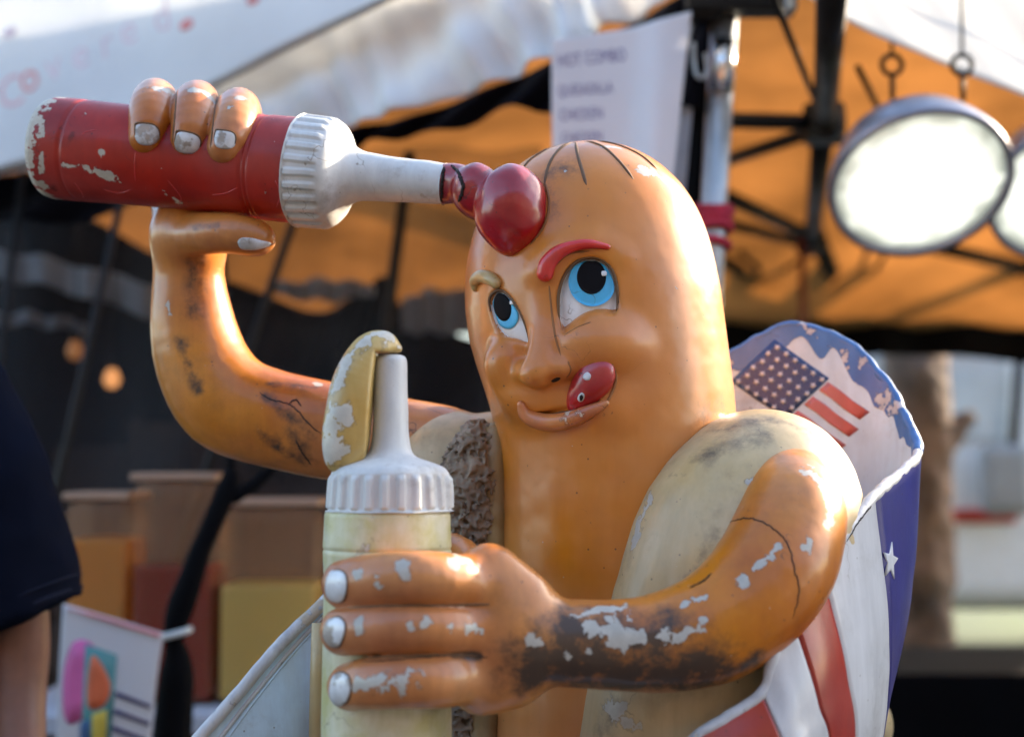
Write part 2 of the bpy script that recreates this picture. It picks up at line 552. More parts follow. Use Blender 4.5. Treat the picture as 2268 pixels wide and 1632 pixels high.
ORANGE = dict(c1=(0.62, 0.228, 0.038), c2=(0.54, 0.168, 0.020))
M_sausage = paint('sausage_enamel', **ORANGE, rough=0.36, coat=0.55, wear=0.735, spec=0.35, use_attr=True, dirtamt=0.06, bump=0.07, crackle=0.0008, streak=0.06)
M_arm = paint('arm_enamel', c1=(0.61, 0.235, 0.038), c2=(0.40, 0.108, 0.015), rough=0.36, coat=0.5, spec=0.35, wear=0.725, use_attr=True, dirtamt=0.35, bump=0.10)
M_bun = paint('bun_enamel', c1=(0.50, 0.35, 0.145), c2=(0.56, 0.46, 0.28), rough=0.42, coat=0.25, wear=0.70, use_attr=True, dirtamt=0.45, dirt=(0.10, 0.08, 0.055), bump=0.12)
M_bunin = paint('bun_inner_enamel', c1=(0.34, 0.24, 0.09), c2=(0.24, 0.14, 0.05), rough=0.45, coat=0.2, dirtamt=0.6, bump=0.2)
M_crumb = paint('crumb_plaster', c1=(0.30, 0.23, 0.16), c2=(0.17, 0.12, 0.08), rough=0.7, coat=0.0, wear=0.62, chipc=(0.42, 0.39, 0.33), dirtamt=0.8, dirt=(0.07, 0.05, 0.035), bump=0.5, mott=20)
M_red = paint('bottle_red_enamel', c1=(0.46, 0.024, 0.007), c2=(0.24, 0.008, 0.005), rough=0.42, coat=0.2, spec=0.3, wear=0.74, use_attr=True, dirtamt=0.35, dirt=(0.05, 0.01, 0.01), chipc=(0.60, 0.55, 0.45))
M_white = paint('bottle_white_enamel', c1=(0.66, 0.67, 0.65), c2=(0.56, 0.57, 0.56), rough=0.52, coat=0.08, wear=0.68, dirtamt=0.85, dirt=(0.24, 0.20, 0.15), chipc=(0.45, 0.42, 0.36), bump=0.2, mott=14)
M_must = paint('bottle_mustard_enamel', c1=(0.68, 0.67, 0.52), c2=(0.50, 0.48, 0.19), rough=0.42, coat=0.2, wear=0.66, dirtamt=0.7, dirt=(0.20, 0.18, 0.11), chipc=(0.66, 0.66, 0.58), mott=22, bump=0.18)
M_gold = paint('mustard_enamel', c1=(0.46, 0.275, 0.050), c2=(0.54, 0.39, 0.13), rough=0.35, coat=0.4, wear=0.57, chipc=(0.62, 0.59, 0.50), dirtamt=0.5, dirt=(0.12, 0.08, 0.02), mott=12, fine=40, use_attr=True)
M_ketch = paint('ketchup_enamel', c1=(0.42, 0.006, 0.014), c2=(0.22, 0.002, 0.005), rough=0.28, coat=0.8, spec=0.4, wear=0.72, dirtamt=0.4, dirt=(0.05, 0.008, 0.012), chipc=(0.55, 0.5, 0.45), bump=0.12)
M_tongue = paint('tongue_red_enamel', c1=(0.56, 0.012, 0.020), c2=(0.34, 0.005, 0.008), rough=0.28, coat=0.7, wear=0.76, dirtamt=0.3, dirt=(0.06, 0.005, 0.006), bump=0.1)
M_brow = paint('brow_red_enamel', c1=(0.62, 0.034, 0.028), c2=(0.54, 0.022, 0.02), rough=0.3, coat=0.5, wear=0.66, dirtamt=0.2, chipc=(0.62, 0.42, 0.22))
M_browy = paint('brow_gold_enamel', c1=(0.46, 0.29, 0.08), c2=(0.54, 0.42, 0.20), rough=0.35, coat=0.4, wear=0.6, dirtamt=0.4)
M_lip = paint('lip_enamel', c1=(0.58, 0.24, 0.07), c2=(0.50, 0.13, 0.05), rough=0.3, coat=0.5, wear=0.63, chipc=(0.60, 0.48, 0.36), dirtamt=0.4, dirt=(0.10, 0.04, 0.02), mott=16)
M_eyew = paint('eye_white_enamel', c1=(0.86, 0.87, 0.87), c2=(0.78, 0.80, 0.81), rough=0.3, coat=0.25, wear=0.78, dirtamt=0.2, dirt=(0.2, 0.17, 0.13), bump=0.05)
M_iris = paint('iris_blue_enamel', c1=(0.06, 0.46, 0.80), c2=(0.08, 0.52, 0.84), rough=0.4, coat=0.1, wear=0.85, dirtamt=0.05, bump=0.04)
M_pupil = paint('pupil_black_enamel', c1=(0.008, 0.008, 0.010), c2=(0.012, 0.012, 0.014), rough=0.5, coat=0.0, wear=0.9, dirtamt=0.0, bump=0.04, spec=0.04)
M_nail = paint('nail_white_enamel', c1=(0.76, 0.79, 0.82), c2=(0.56, 0.55, 0.54), rough=0.35, coat=0.4, wear=0.55, chipc=(0.42, 0.37, 0.32), dirtamt=0.8, dirt=(0.2, 0.15, 0.1), mott=40, bump=0.4)
M_line = paint('painted_line', c1=(0.11, 0.050, 0.016), c2=(0.15, 0.075, 0.025), rough=0.6, coat=0.0, wear=0.9, dirtamt=0.3)
M_crack = simple('crack_dark', (0.018, 0.012, 0.010), 0.9)
M_wrapin = paint('wrapper_inner_enamel', c1=(0.60, 0.78, 0.92), c2=(0.48, 0.62, 0.73), rough=0.45, coat=0.15, wear=0.70, dirtamt=0.55, dirt=(0.20, 0.20, 0.20), chipc=(0.40, 0.38, 0.35), mott=8, bump=0.2)
M_wraprim = paint('wrapper_rim_enamel', c1=(0.60, 0.61, 0.62), c2=(0.50, 0.50, 0.50), rough=0.5, coat=0.1, wear=0.64, dirtamt=0.7, dirt=(0.10, 0.13, 0.2), chipc=(0.55, 0.48, 0.38), mott=18, bump=0.4)
M_flagblue = paint('flag_blue_enamel', c1=(0.012, 0.040, 0.150), c2=(0.022, 0.065, 0.21), rough=0.4, coat=0.2, wear=0.72, dirtamt=0.2, chipc=(0.45, 0.48, 0.52), bump=0.15)
M_rimblue = paint('rim_blue_enamel', c1=(0.025, 0.13, 0.40), c2=(0.06, 0.19, 0.46), rough=0.42, coat=0.2, wear=0.58, dirtamt=0.2, chipc=(0.56, 0.58, 0.60), fine=70, bump=0.2)
M_panelblue = paint('panel_blue_enamel', c1=(0.022, 0.014, 0.15), c2=(0.014, 0.020, 0.20), rough=0.42, coat=0.15, wear=0.74, dirtamt=0.2, bump=0.15, chipc=(0.40, 0.40, 0.45))
M_panelred = paint('panel_red_enamel', c1=(0.42, 0.040, 0.016), c2=(0.30, 0.016, 0.010), rough=0.33, coat=0.4, wear=0.74, dirtamt=0.25, bump=0.15)
M_panelwhite = paint('panel_white_enamel', c1=(0.64, 0.65, 0.66), c2=(0.54, 0.55, 0.57), rough=0.38, coat=0.3, wear=0.72, dirtamt=0.4, dirt=(0.25, 0.24, 0.22), bump=0.15, chipc=(0.38, 0.36, 0.33))
M_fadered = paint('faded_red_print', c1=(0.48, 0.085, 0.075), c2=(0.52, 0.17, 0.15), rough=0.5, coat=0.1, wear=0.62, dirtamt=0.2, chipc=(0.6, 0.6, 0.6))

# ================================================================== ground and setting sheets
M_ground = simple('asphalt_ground', (0.085, 0.082, 0.078), 0.85, var=0.2, scale=1.5, bump=0.2)
V, F = loft_vf([[(-120, y, 0) for _ in (0,)] + [(120, y, 0)] for y in (-80, 160)], 2, 2)
tag(mesh_np('ground', V, F, M_ground, smooth=False), 'grey asphalt ground under the market stalls', kind='structure')

# ================================================================== the hot dog statue
X0 = float(pt(1360, 1200, 0)[0])
statue = thing('hot_dog_statue', (X0, 0, 0), 'painted hot dog man statue squeezing ketchup on its own head', 'statue')

# ---- sausage: head and body in one
AX = [(1306, 560, 244), (1306, 610, 258), (1316, 700, 268), (1350, 850, 254), (1368, 1000, 250), (1372, 1250, 258), (1362, 1700, 264), (1362, 2300, 264)]
ax_p = [pt(a, b, 0.0) for a, b, _ in AX]; ax_r = [rad(r, 0.0) for _, _, r in AX]
ax_p.append(np.array([ax_p[-1][0], 0, 0.22])); ax_r.append(ax_r[-1])
axQ = catmull(np.column_stack([ax_p, ax_r]), 25)
def head_base(P):
    d = None
    for i in range(len(axQ) - 1):
        e = capsule(P, axQ[i, :3], axQ[i + 1, :3], axQ[i, 3], axQ[i + 1, 3])
        d = e if d is None else smin(d, e, 0.02)
    return d
H_LO = (axQ[:, 0].min() - 0.2, -0.21, 0.80); H_HI = (axQ[:, 0].max() + 0.2, 0.21, 1.72)
Vb, Fb = sdf_mesh(head_base, H_LO, H_HI, 0.008)
B0 = bvh_of(Vb, Fb)
def on(px, py, out=0.0, bvh=None):
    l, n = cast(bvh or B0, px, py)
    d = ray(px, py); d = d / np.linalg.norm(d)
    return l - d * out
EYE_R = [(1237, 668), (1243, 628), (1262, 592), (1290, 575), (1322, 574), (1350, 592), (1365, 632), (1364, 692), (1330, 700), (1290, 714), (1252, 738), (1241, 705)]
EYE_L = [(1084, 668), (1092, 650), (1108, 645), (1128, 662), (1146, 690), (1160, 722), (1168, 756), (1140, 756), (1118, 748), (1102, 730), (1090, 700)]
def plane_of(poly):
    pts = [cast(B0, *p) for p in poly]
    c = np.mean([p[0] for p in pts], 0); n = np.mean([p[1] for p in pts], 0)
    R = frame(n)
    return c, R, np.array([((p[0] - c) @ R)[:2] for p in pts])
EC = [plane_of(catmull(e, 30, True)) for e in (EYE_R, EYE_L)]
nose = [on(1198, 600, -0.026), on(1204, 700, -0.012), on(1205, 772, 0.005), on(1194, 818, 0.020)]
def head(P):
    d = head_base(P)
    # cheeks
    d = smin(d, ellipsoid(P, on(1326, 766, -0.027), (0.060, 0.050, 0.043)), 0.022)
    d = smin(d, ellipsoid(P, on(1122, 806, -0.006), (0.029, 0.034, 0.035)), 0.012)
    # muzzle and chin
    d = smin(d, ellipsoid(P, on(1205, 880, -0.030), (0.055, 0.040, 0.030)), 0.03)
    d = smin(d, ellipsoid(P, on(1345, 905, -0.034), (0.028, 0.036, 0.03)), 0.03)
    # brow ridge
    d = smin(d, sweep(P, [on(1200, 600, -0.012), on(1250, 556, -0.012), on(1310, 545, -0.014), on(1370, 575, -0.02)], [0.014, 0.014, 0.014, 0.012], 7), 0.02)
    # eye sockets
    for c, R, poly in EC:
        q = (P - c.astype(np.float32)) @ R.astype(np.float32)
        m = (np.abs(q[:, :2]).max(1) < 0.09) & (np.abs(q[:, 2]) < 0.07)
        if m.any():
            e = poly2(q[m][:, :2], poly)
            sock = np.maximum(e - 0.001, -(q[m][:, 2] + 0.03))
            sock = np.maximum(sock, q[m][:, 2] - 0.05)
            # floor follows the curve of the face
            fl = head_base(P[m]) + 0.010
            d[m] = smax(d[m], -np.maximum(sock, -fl), 0.005)
    # under-eye folds
    d = smin(d, sweep(P, [on(1254, 742, -0.006), on(1290, 718, -0.004), on(1330, 704, -0.006), on(1372, 706, -0.012)], [0.006, 0.010, 0.010, 0.006], 9), 0.008)
    d = smin(d, sweep(P, [on(1096, 768, -0.008), on(1114, 758, -0.004), on(1142, 760, -0.004), on(1168, 770, -0.006)], [0.003, 0.0055, 0.0055, 0.003], 9), 0.006)
    # nose
    nz = sweep(P, nose, [0.011, 0.0140, 0.0190, 0.0210], 12)
    nz = smin(nz, ellipsoid(P, on(1182, 832, 0.029), (0.016, 0.017, 0.0120)), 0.012)
    nz = smin(nz, ellipsoid(P, on(1241, 815, 0.009), (0.0165, 0.018, 0.0140)), 0.012)
    nz = smin(nz, ellipsoid(P, on(1160, 825, 0.013), (0.0125, 0.017, 0.0130)), 0.010)
    nz = smax(nz, -ellipsoid(P, on(1228, 843, 0.032), (0.011, 0.014, 0.006)), 0.006)
    d = smin(d, nz, 0.011)
    # smile crease and mouth slit
    cr = sweep(P, [on(1152, 858, 0.006), on(1142, 880, 0.006), on(1140, 898, 0.004)], [0.002, 0.0035, 0.003], 7)
    d = smax(d, -cr, 0.012)
    ml = sweep(P, [on(1152, 893, 0.004), on(1172, 910, 0.006), on(1215, 918, 0.006), on(1265, 908, 0.004), on(1335, 884, 0.002)], [0.003, 0.004, 0.004, 0.004, 0.002], 13)
    d = smax(d, -ml, 0.006)
    return d
zcut = float(pt(1300, 1010, 0)[2])
Vh, Fh = sdf_mesh(head, H_LO, H_HI, 0.0030, lump=[(0.0035, 6.0), (0.0008, 45.0)])
BH = bvh_of(Vh, Fh)
def field(V, bvh, spots):
    """1 at a spot's centre line, 0 beyond its radius; spots = ([bearing...], radius px)"""
    out = np.zeros(len(V))
    for pxs, r in spots:
        pts = [cast(bvh, *p)[0] for p in pxs]
        pts = [p for p in pts if p is not None]
        if not pts: continue
        R = r * 0.0006
        if len(pts) == 1: pts = pts * 2
        for a, b in zip(pts[:-1], pts[1:]):
            d = capsule(V, a, b + 1e-6, 0, 0)
            out = np.maximum(out, np.clip(1 - d / R, 0, 1))
    return out
chip_h = field(Vh, BH, [([(1425, 375), (1470, 395)], 26), ([(1330, 325), (1370, 328)], 12), ([(1255, 378)], 9), ([(1168, 838)], 9), ([(1595, 620)], 6), ([(1500, 640)], 6), ([(1470, 400), (1500, 430)], 16)])
grime_h = 0.40 * field(Vh, BH, [([(1215, 380), (1262, 370)], 60), ([(1225, 420), (1222, 470)], 36), ([(1560, 920), (1600, 900)], 50)])
sausage = mesh_np('sausage', Vh, Fh, M_sausage, statue, attrs={'chip': chip_h, 'grime': grime_h})
# lower body, below the picture
Vl_, Fl_ = sdf_mesh(head_base, (H_LO[0], -0.21, -0.02 + 0.02), (H_HI[0], 0.21, 0.84), 0.012)
mesh_np('lower_body', Vl_, Fl_, M_sausage, statue, attrs={'chip': np.zeros(len(Vl_)), 'grime': np.zeros(len(Vl_))})

# ---- eyes
def ell(cx, cy, rx, ry, rot=0, n=20):
    a = np.linspace(0, 2 * math.pi, n, endpoint=False); c, s = math.cos(rot), math.sin(rot)
    return np.column_stack([cx + rx * np.cos(a) * c - ry * np.sin(a) * s, cy + rx * np.cos(a) * s + ry * np.sin(a) * c])
def clip_in(poly, limit):
    """keep an outline inside another one"""
    lim = catmull(limit, 60, True).astype(np.float32); out = []
    c = np.mean(limit, 0)
    for p in poly:
        q = np.array(p, float)
        for _ in range(40):
            if poly2(np.array([q], dtype=np.float32), lim)[0] < -3: break
            q = c + (q - c) * 0.97
        out.append(q)
    return np.array(out)
def grow(poly, s):
    p = np.asarray(poly, float); c = p.mean(0)
    return c + (p - c) * s
eye = patch('eye', B0, grow(EYE_R, 1.05), M_eyew, statue, off=-0.0095, dome=0.004, rings=8, n=48)
patch('iris', B0, clip_in(ell(1312, 624, 54, 54), EYE_R), M_iris, eye, off=-0.0046, dome=0.0012, rings=6, n=40)
patch('pupil', B0, clip_in(ell(1310, 613, 33, 38), EYE_R), M_pupil, eye, off=-0.0034, dome=0.0008, rings=5, n=40)
patch('glint', B0, [(1333, 600), (1343, 600), (1344, 609), (1334, 610)], M_eyew, eye, off=-0.0022, dome=0.0002, rings=2, n=12)
eye2 = patch('eye', B0, grow(EYE_L, 1.06), M_eyew, statue, off=-0.0075, dome=0.004, rings=8, n=48)
patch('iris', B0, clip_in(ell(1116, 688, 29, 42, -0.25), EYE_L), M_iris, eye2, off=-0.0030, dome=0.0008, rings=6, n=40)
patch('pupil', B0, clip_in(ell(1110, 680, 19, 32, -0.2), EYE_L), M_pupil, eye2, off=-0.0020, dome=0.0006, rings=5, n=40)
patch('glint', B0, [(1128, 667), (1134, 667), (1134, 674), (1128, 674)], M_eyew, eye2, off=-0.0010, dome=0.0002, rings=2, n=12)
line_on('eye_outline', B0, [(1238, 715), (1236, 660), (1246, 618), (1268, 586), (1300, 570), (1335, 575), (1358, 602), (1368, 645), (1366, 690)], 0.0022, M_line, eye, off=-0.0015, n=40)
line_on('eye_outline', B0, [(1084, 690), (1082, 662), (1094, 646), (1112, 644), (1134, 664), (1152, 694), (1166, 730), (1170, 756)], 0.0020, M_line, eye2, off=-0.0015, n=40)
# ---- eyebrows, lip, tongue
def sdf_part(name, f, lo, hi, h, mat, parent, **kw):
    V, F = sdf_mesh(f, lo, hi, h)
    a = {'chip': np.zeros(len(V)), 'grime': np.zeros(len(V))}
    a.update(kw.get('attrs') or {})
    return mesh_np(name, V, F, mat, parent, attrs=a), V, F
def bb(pts, m):
    p = np.array(pts); return p.min(0) - m, p.max(0) + m
bp = [on(1207, 606, 0.004, BH), on(1214, 584, 0.005, BH), on(1236, 560, 0.006, BH), on(1268, 546, 0.006, BH), on(1305, 541, 0.004, BH), on(1346, 547, 0.001, BH)]
br = [0.0105, 0.0105, 0.0088, 0.0070, 0.0060, 0.0034]
lo, hi = bb(bp, 0.02)
sdf_part('eyebrow', lambda P: sweep(P, bp, br, 30) + 0.001 * vnoise(P, 60), lo, hi, 0.002, M_brow, statue)
bp2 = [on(1052, 640, 0.002, BH), on(1052, 622, 0.006, BH), on(1066, 612, 0.008, BH), on(1086, 618, 0.008, BH), on(1098, 628, 0.006, BH)]
lo, hi = bb(bp2, 0.02)
sdf_part('eyebrow', lambda P: sweep(P, bp2, [0.004, 0.0075, 0.0085, 0.0085, 0.0070], 24), lo, hi, 0.002, M_browy, statue)
lp = [on(1154, 896, 0.002, BH), on(1164, 918, 0.004, BH), on(1188, 931, 0.006, BH), on(1225, 936, 0.007, BH), on(1268, 927, 0.006, BH), on(1308, 910, 0.004, BH), on(1342, 893, 0.000, BH)]
lo, hi = bb(lp, 0.025)
sdf_part('lower_lip', lambda P: sweep(P, lp, [0.0045, 0.0085, 0.0105, 0.0110, 0.0100, 0.0080, 0.0045], 36) + 0.0012 * vnoise(P, 50), lo, hi, 0.002, M_lip, statue)
tcn, tnn = cast(BH, 1304, 858)
tl = on(1342, 806, 0, BH) - on(1264, 906, 0, BH); tl /= np.linalg.norm(tl)
tn = tnn - tl * (tnn @ tl); tn /= np.linalg.norm(tn)
TR = np.column_stack([tl, np.cross(tn, tl), tn])
tc_ = on(1305, 854, -0.003, BH)
def tongue(P):
    q = (P - tc_.astype(np.float32)) @ TR.astype(np.float32)
    w = 1.0 + 0.25 * np.clip(q[:, 0] / 0.038, -1, 1)
    q2 = q.copy(); q2[:, 1] = q[:, 1] / w
    d = ellipsoid(q2, (0, 0, 0), (0.0420, 0.0228, 0.020))
    return d * 0.9
tng, Vtg, Ftg = sdf_part('tongue', tongue, tc_ - 0.06, tc_ + 0.06, 0.002, M_tongue, statue)
BTG = bvh_of(Vtg, Ftg)
patch('chip', BTG, [(1294, 828), (1302, 824), (1309, 831), (1306, 841), (1296, 842), (1291, 835)], M_nail, tng, off=0.0003, rings=2, n=14, skirt=0.001)
patch('chip', BTG, [(1281, 876), (1288, 869), (1295, 875), (1292, 887), (1284, 890), (1279, 884)], M_nail, tng, off=0.0003, rings=2, n=14, skirt=0.001)
patch('hole', BTG, [(1284, 877), (1289, 874), (1292, 879), (1289, 886), (1285, 886)], M_crack, tng, off=0.0007, rings=2, n=12, skirt=0.001)
# ---- hair strokes scratched into the crown
hair = [[(1268, 313), (1225, 325), (1180, 350), (1158, 372)], [(1272, 312), (1240, 330), (1216, 365), (1204, 414)], [(1274, 311), (1280, 345), (1290, 380), (1299, 411)],
        [(1290, 310), (1335, 325), (1372, 358), (1404, 398)], [(1312, 310), (1370, 322), (1420, 345), (1458, 378)], [(1330, 311), (1390, 322), (1435, 340), (1474, 366)]]
for hpx in hair:
    line_on('hair_stroke', BH, hpx, 0.0026, M_line, statue, off=-0.0008, n=30)
line_on('mouth_line', BH, [(1152, 894), (1172, 910), (1215, 918), (1258, 910)], 0.0018, M_line, statue, off=0.0005)

M_wash_shade = paint('brown_wash_shade', c1=(0.20, 0.075, 0.018), c2=(0.28, 0.11, 0.025), rough=0.6, coat=0.0, wear=0.9, dirtamt=0.3)  # crevice wash; the line under the lip is its shadow painted on
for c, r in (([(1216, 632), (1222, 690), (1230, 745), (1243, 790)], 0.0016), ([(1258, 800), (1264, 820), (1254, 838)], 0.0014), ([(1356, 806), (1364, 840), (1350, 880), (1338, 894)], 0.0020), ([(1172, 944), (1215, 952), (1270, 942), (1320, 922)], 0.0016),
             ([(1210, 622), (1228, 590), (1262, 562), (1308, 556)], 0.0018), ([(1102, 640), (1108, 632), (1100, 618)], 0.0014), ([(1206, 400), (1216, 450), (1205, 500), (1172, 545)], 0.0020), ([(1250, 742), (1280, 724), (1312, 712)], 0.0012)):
    line_on('painted_line', BH, c, r, M_wash_shade, statue, off=-0.0006, n=26)
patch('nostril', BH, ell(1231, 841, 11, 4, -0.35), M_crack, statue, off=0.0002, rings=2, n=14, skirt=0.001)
# ---- bun halves
def pY(a): return [pt(x, y, Y) for x, y, Y, _ in a], [rad(r, Y) for _, _, Y, r in a]
bunR_p, bunR_r = pY([(1692, 1112, -0.10, 200), (1646, 1215, -0.125, 242), (1596, 1400, -0.13, 248), (1550, 1650, -0.13, 258), (1530, 2000, -0.12, 258), (1540, 2400, -0.10, 250)])
def bunR(P): return sweep(P, bunR_p, bunR_r, 17, 0.02)
lo, hi = bb(bunR_p, 0.2); lo[2] = 0.55
Vr, Fr = sdf_mesh(bunR, lo, hi, 0.0050, lump=[(0.007, 5.0), (0.0014, 40.0)])
BR = bvh_of(Vr, Fr)
mesh_np('bun_half', Vr, Fr, M_bun, statue, attrs={'chip': field(Vr, BR, [([(1440, 1100), (1405, 1210)], 22), ([(1345, 1560), (1400, 1600)], 30)]),
        'grime': field(Vr, BR, [([(1600, 950), (1700, 930), (1800, 960)], 70), ([(1485, 1055), (1515, 1050)], 16), ([(1360, 1560), (1340, 1620)], 60), ([(1500, 1310), (1590, 1180)], 26), ([(1700, 960), (1560, 1010)], 60)]) * 0.42})
bunL_p, bunL_r = pY([(985, 1025, 0.07, 112), (985, 1150, 0.07, 125), (985, 1350, 0.07, 130), (985, 1700, 0.07, 130), (1020, 2300, 0.07, 120)])
bunL2_p, bunL2_r = pY([(1105, 985, 0.06, 70), (1085, 1000, 0.06, 85)])
def bunL(P): return smin(sweep(P, bunL_p, bunL_r, 17, 0.02), sweep(P, bunL2_p, bunL2_r, 2), 0.04)
lo, hi = bb(bunL_p, 0.12); lo[2] = 0.55; hi[0] += 0.06
Vq, Fq = sdf_mesh(bunL, lo, hi, 0.006, lump=[(0.006, 6.0), (0.002, 40.0)])
mesh_np('bun_half', Vq, Fq, M_bun, statue, attrs={'chip': np.zeros(len(Vq)), 'grime': np.zeros(len(Vq))})
cb_p, cb_r = pY([(1062, 980, -0.010, 44), (1042, 1090, -0.02, 62), (1034, 1250, -0.02, 56), (1025, 1500, -0.02, 50), (1015, 1800, -0.02, 50)])
def crumb(P):
    d = sweep(P, cb_p, cb_r, 17, 0.015)
    n1 = vnoise(P, 100.0, 2); n2 = vnoise(P, 190.0)
    return (d + 0.016 * np.abs(n1) * 2 - 0.006 + 0.006 * n2) * 0.75
lo, hi = bb(cb_p, 0.06); lo[2] = 0.85
sdf_part('crumb_face', crumb, lo, hi, 0.0022, M_crumb, statue)
ed_p, ed_r = pY([(1096, 960, -0.02, 26), (1098, 1050, -0.03, 32), (1088, 1250, -0.035, 34), (1072, 1500, -0.035, 36), (1065, 1800, -0.035, 36)])
lo, hi = bb(ed_p, 0.05); lo[2] = 0.85
sdf_part('bun_edge', lambda P: sweep(P, ed_p, ed_r, 17, 0.01) + 0.003 * vnoise(P, 25, 2), lo, hi, 0.004, M_bunin, statue)

# ---- ketchup bottle
KB, KT = pt(108, 327, 0.062), pt(985, 408, -0.062)
kdir = (KT - KB) / np.linalg.norm(KT - KB); klen = np.linalg.norm(KT - KB)
def ks(px):      # distance along the bottle for a bearing on its axis
    u = (px - 1134.0) / 1134.0 * TAN
    dep = lambda p: (p[1] - CAM[1]) * cP + (p[2] - CAM[2]) * sP
    d0, d1 = dep(KB), dep(KT)
    return klen * (u * d0 - KB[0]) / ((KT[0] - KB[0]) - u * (d1 - d0))
kr = 0.0705
bottle = thing('ketchup_bottle', (0, 0, 0), 'x', 'x'); del bottle['label']; del bottle['category']
bottle.parent = statue; bottle.location = (0, 0, 0)
prof = [(0.001, 0.004), (kr * 0.90, 0.0045), (kr * 0.97, 0.006), (kr * 1.0, 0.014)]
for px in np.linspace(115, 640, 60):
    s = ks(px); r = kr * (1.0 - 0.035 * math.sin(math.pi * np.clip((px - 180) / 380, 0, 1)))
    for g0, wdt in ((168, 4), (178, 3), (556, 4), (570, 3)):
        r -= 0.0022 * math.exp(-((px - g0) / wdt) ** 2)
    prof.append((r, s))
prof += [(kr * 1.0, ks(667)), (kr * 0.9, ks(671)), (0.001, ks(672))]
# finer rings at the scored grooves
prof2 = []
for px in np.linspace(136, 664, 210):
    r = kr * (1.0 - 0.035 * math.sin(math.pi * np.clip((px - 180) / 380, 0, 1)))
    for g0, wdt in ((188, 4), (580, 4), (590, 3)):
        r -= 0.0022 * math.exp(-((px - g0) / wdt) ** 2)
    prof2.append((r, ks(px)))
prof = prof[:4] + prof2 + prof[-3:]
Vk, Fk = lathe_vf(prof, KB, kdir, 96)
Vk = Vk + kdir * (0.006 * vnoise(Vk, 9)[:, None])
tcap = np.abs(((Vk - KB) @ kdir))
BK = bvh_of(Vk, Fk)
chip_k = field(Vk, BK, [([(140, 362), (165, 372)], 9), ([(178, 378), (215, 384), (240, 392), (262, 402)], 15), ([(368, 430)], 9), ([(385, 440), (402, 450)], 12), ([(225, 338)], 8), ([(185, 255)], 9), ([(590, 428)], 5), ([(285, 275)], 8)])
chip_k = np.maximum(chip_k, np.clip(1.40 - tcap / 0.026, 0, 1))
mesh_np('bottle_body', Vk, Fk, M_red, bottle, attrs={'chip': chip_k, 'grime': field(Vk, BK, [([(360, 462), (420, 468)], 26), ([(120, 420), (160, 300)], 14)]) * 0.8})
for c in ([(300, 335), (298, 372), (300, 402)], [(470, 432), (500, 428), (528, 415)], [(178, 300), (192, 292), (214, 288)], [(165, 405), (180, 425), (186, 440)], [(610, 400), (620, 430), (612, 460)], [(372, 400), (400, 436), (396, 452)], [(230, 420), (262, 428), (290, 420)]):
    line_on('scratch', BK, c, 0.0007, M_brow, bottle, off=-0.0002, n=16)
cp = [(0.001, ks(667)), (kr * 1.0, ks(667)), (kr * 1.03, ks(672)), (kr * 1.03, ks(688)), (kr * 1.02, ks(718)), (kr * 1.01, ks(734)), (kr * 0.97, ks(746)), (kr * 0.86, ks(757)), (kr * 0.68, ks(768)), (kr * 0.56, ks(780)), (kr * 0.475, ks(800)), (kr * 0.44, ks(830)),
      (kr * 0.415, ks(880)), (kr * 0.395, ks(940)), (kr * 0.38, ks(982)), (kr * 0.36, ks(986)), (0.001, ks(987))]
cpd = catmull(cp, 90)
def kflute(i, a):
    s = cpd[i][1]; t = (s - ks(672)) / (ks(742) - ks(672))
    w = 1.0 if 0 < t < 0.85 else max(0.0, 1 - (t - 0.85) / 0.15) if 0.85 <= t < 1 else 0.0
    c = math.cos(26 * a)
    return 0.0026 * w * (1 if c > 0.25 else (-0.3 if c < -0.2 else (c + 0.2) / 0.45 * 1.3 - 0.3))
Vc, Fc = lathe_vf([tuple(x) for x in cpd], KB, kdir, 260, kflute)
Vc = Vc + 0.0016 * np.stack([vnoise(Vc + 3 * k, 45) for k in range(3)], 1)
mesh_np('nozzle_cap', Vc, Fc, M_white, bottle)

# ---- ketchup squirt
kp = [pt(986, 408, -0.062), pt(1012, 408, -0.070), pt(1036, 414, -0.080)]
ktip = on(1127, 548, 0.004, BH)
def ket(P):
    d = sweep(P, kp, [0.0265, 0.026, 0.027], 7)
    d = smin(d, ellipsoid(P, pt(1058, 425, -0.100), (0.034, 0.036, 0.0355), frame((0.2, -1, 0.0), roll=0.3)), 0.005)
    RB = frame((0.15, -1, 0.1), roll=0.12)
    a = ellipsoid(P, pt(1134, 450, -0.125), (0.0435, 0.0500, 0.046), RB)
    a = smin(a, ellipsoid(P, pt(1112, 482, -0.128), (0.031, 0.031, 0.033)), 0.02)
    a = smin(a, ellipsoid(P, pt(1150, 492, -0.132), (0.030, 0.026, 0.032)), 0.02)
    a = smin(a, ellipsoid(P, on(1127, 524, 0.004, BH), (0.020, 0.018, 0.021)), 0.02)
    d = smin(d, a, 0.004)
    n = vnoise(P, 38, 2)
    return d + 0.0045 * n
lo, hi = bb([kp[0], ktip, pt(1134, 446, -0.13)], 0.075)
_, Vs, Fs = sdf_part('ketchup_squirt', ket, lo, hi, 0.0023, M_ketch, statue)
BS = bvh_of(Vs, Fs)
line_on('crack', BS, [(1000, 368), (1014, 380), (1020, 396), (1026, 412), (1022, 432), (1016, 448)], 0.0022, M_crack, statue, off=0.0005)
line_on('crack', BS, [(984, 372), (980, 400), (978, 446)], 0.0022, M_crack, statue, off=0.0002)

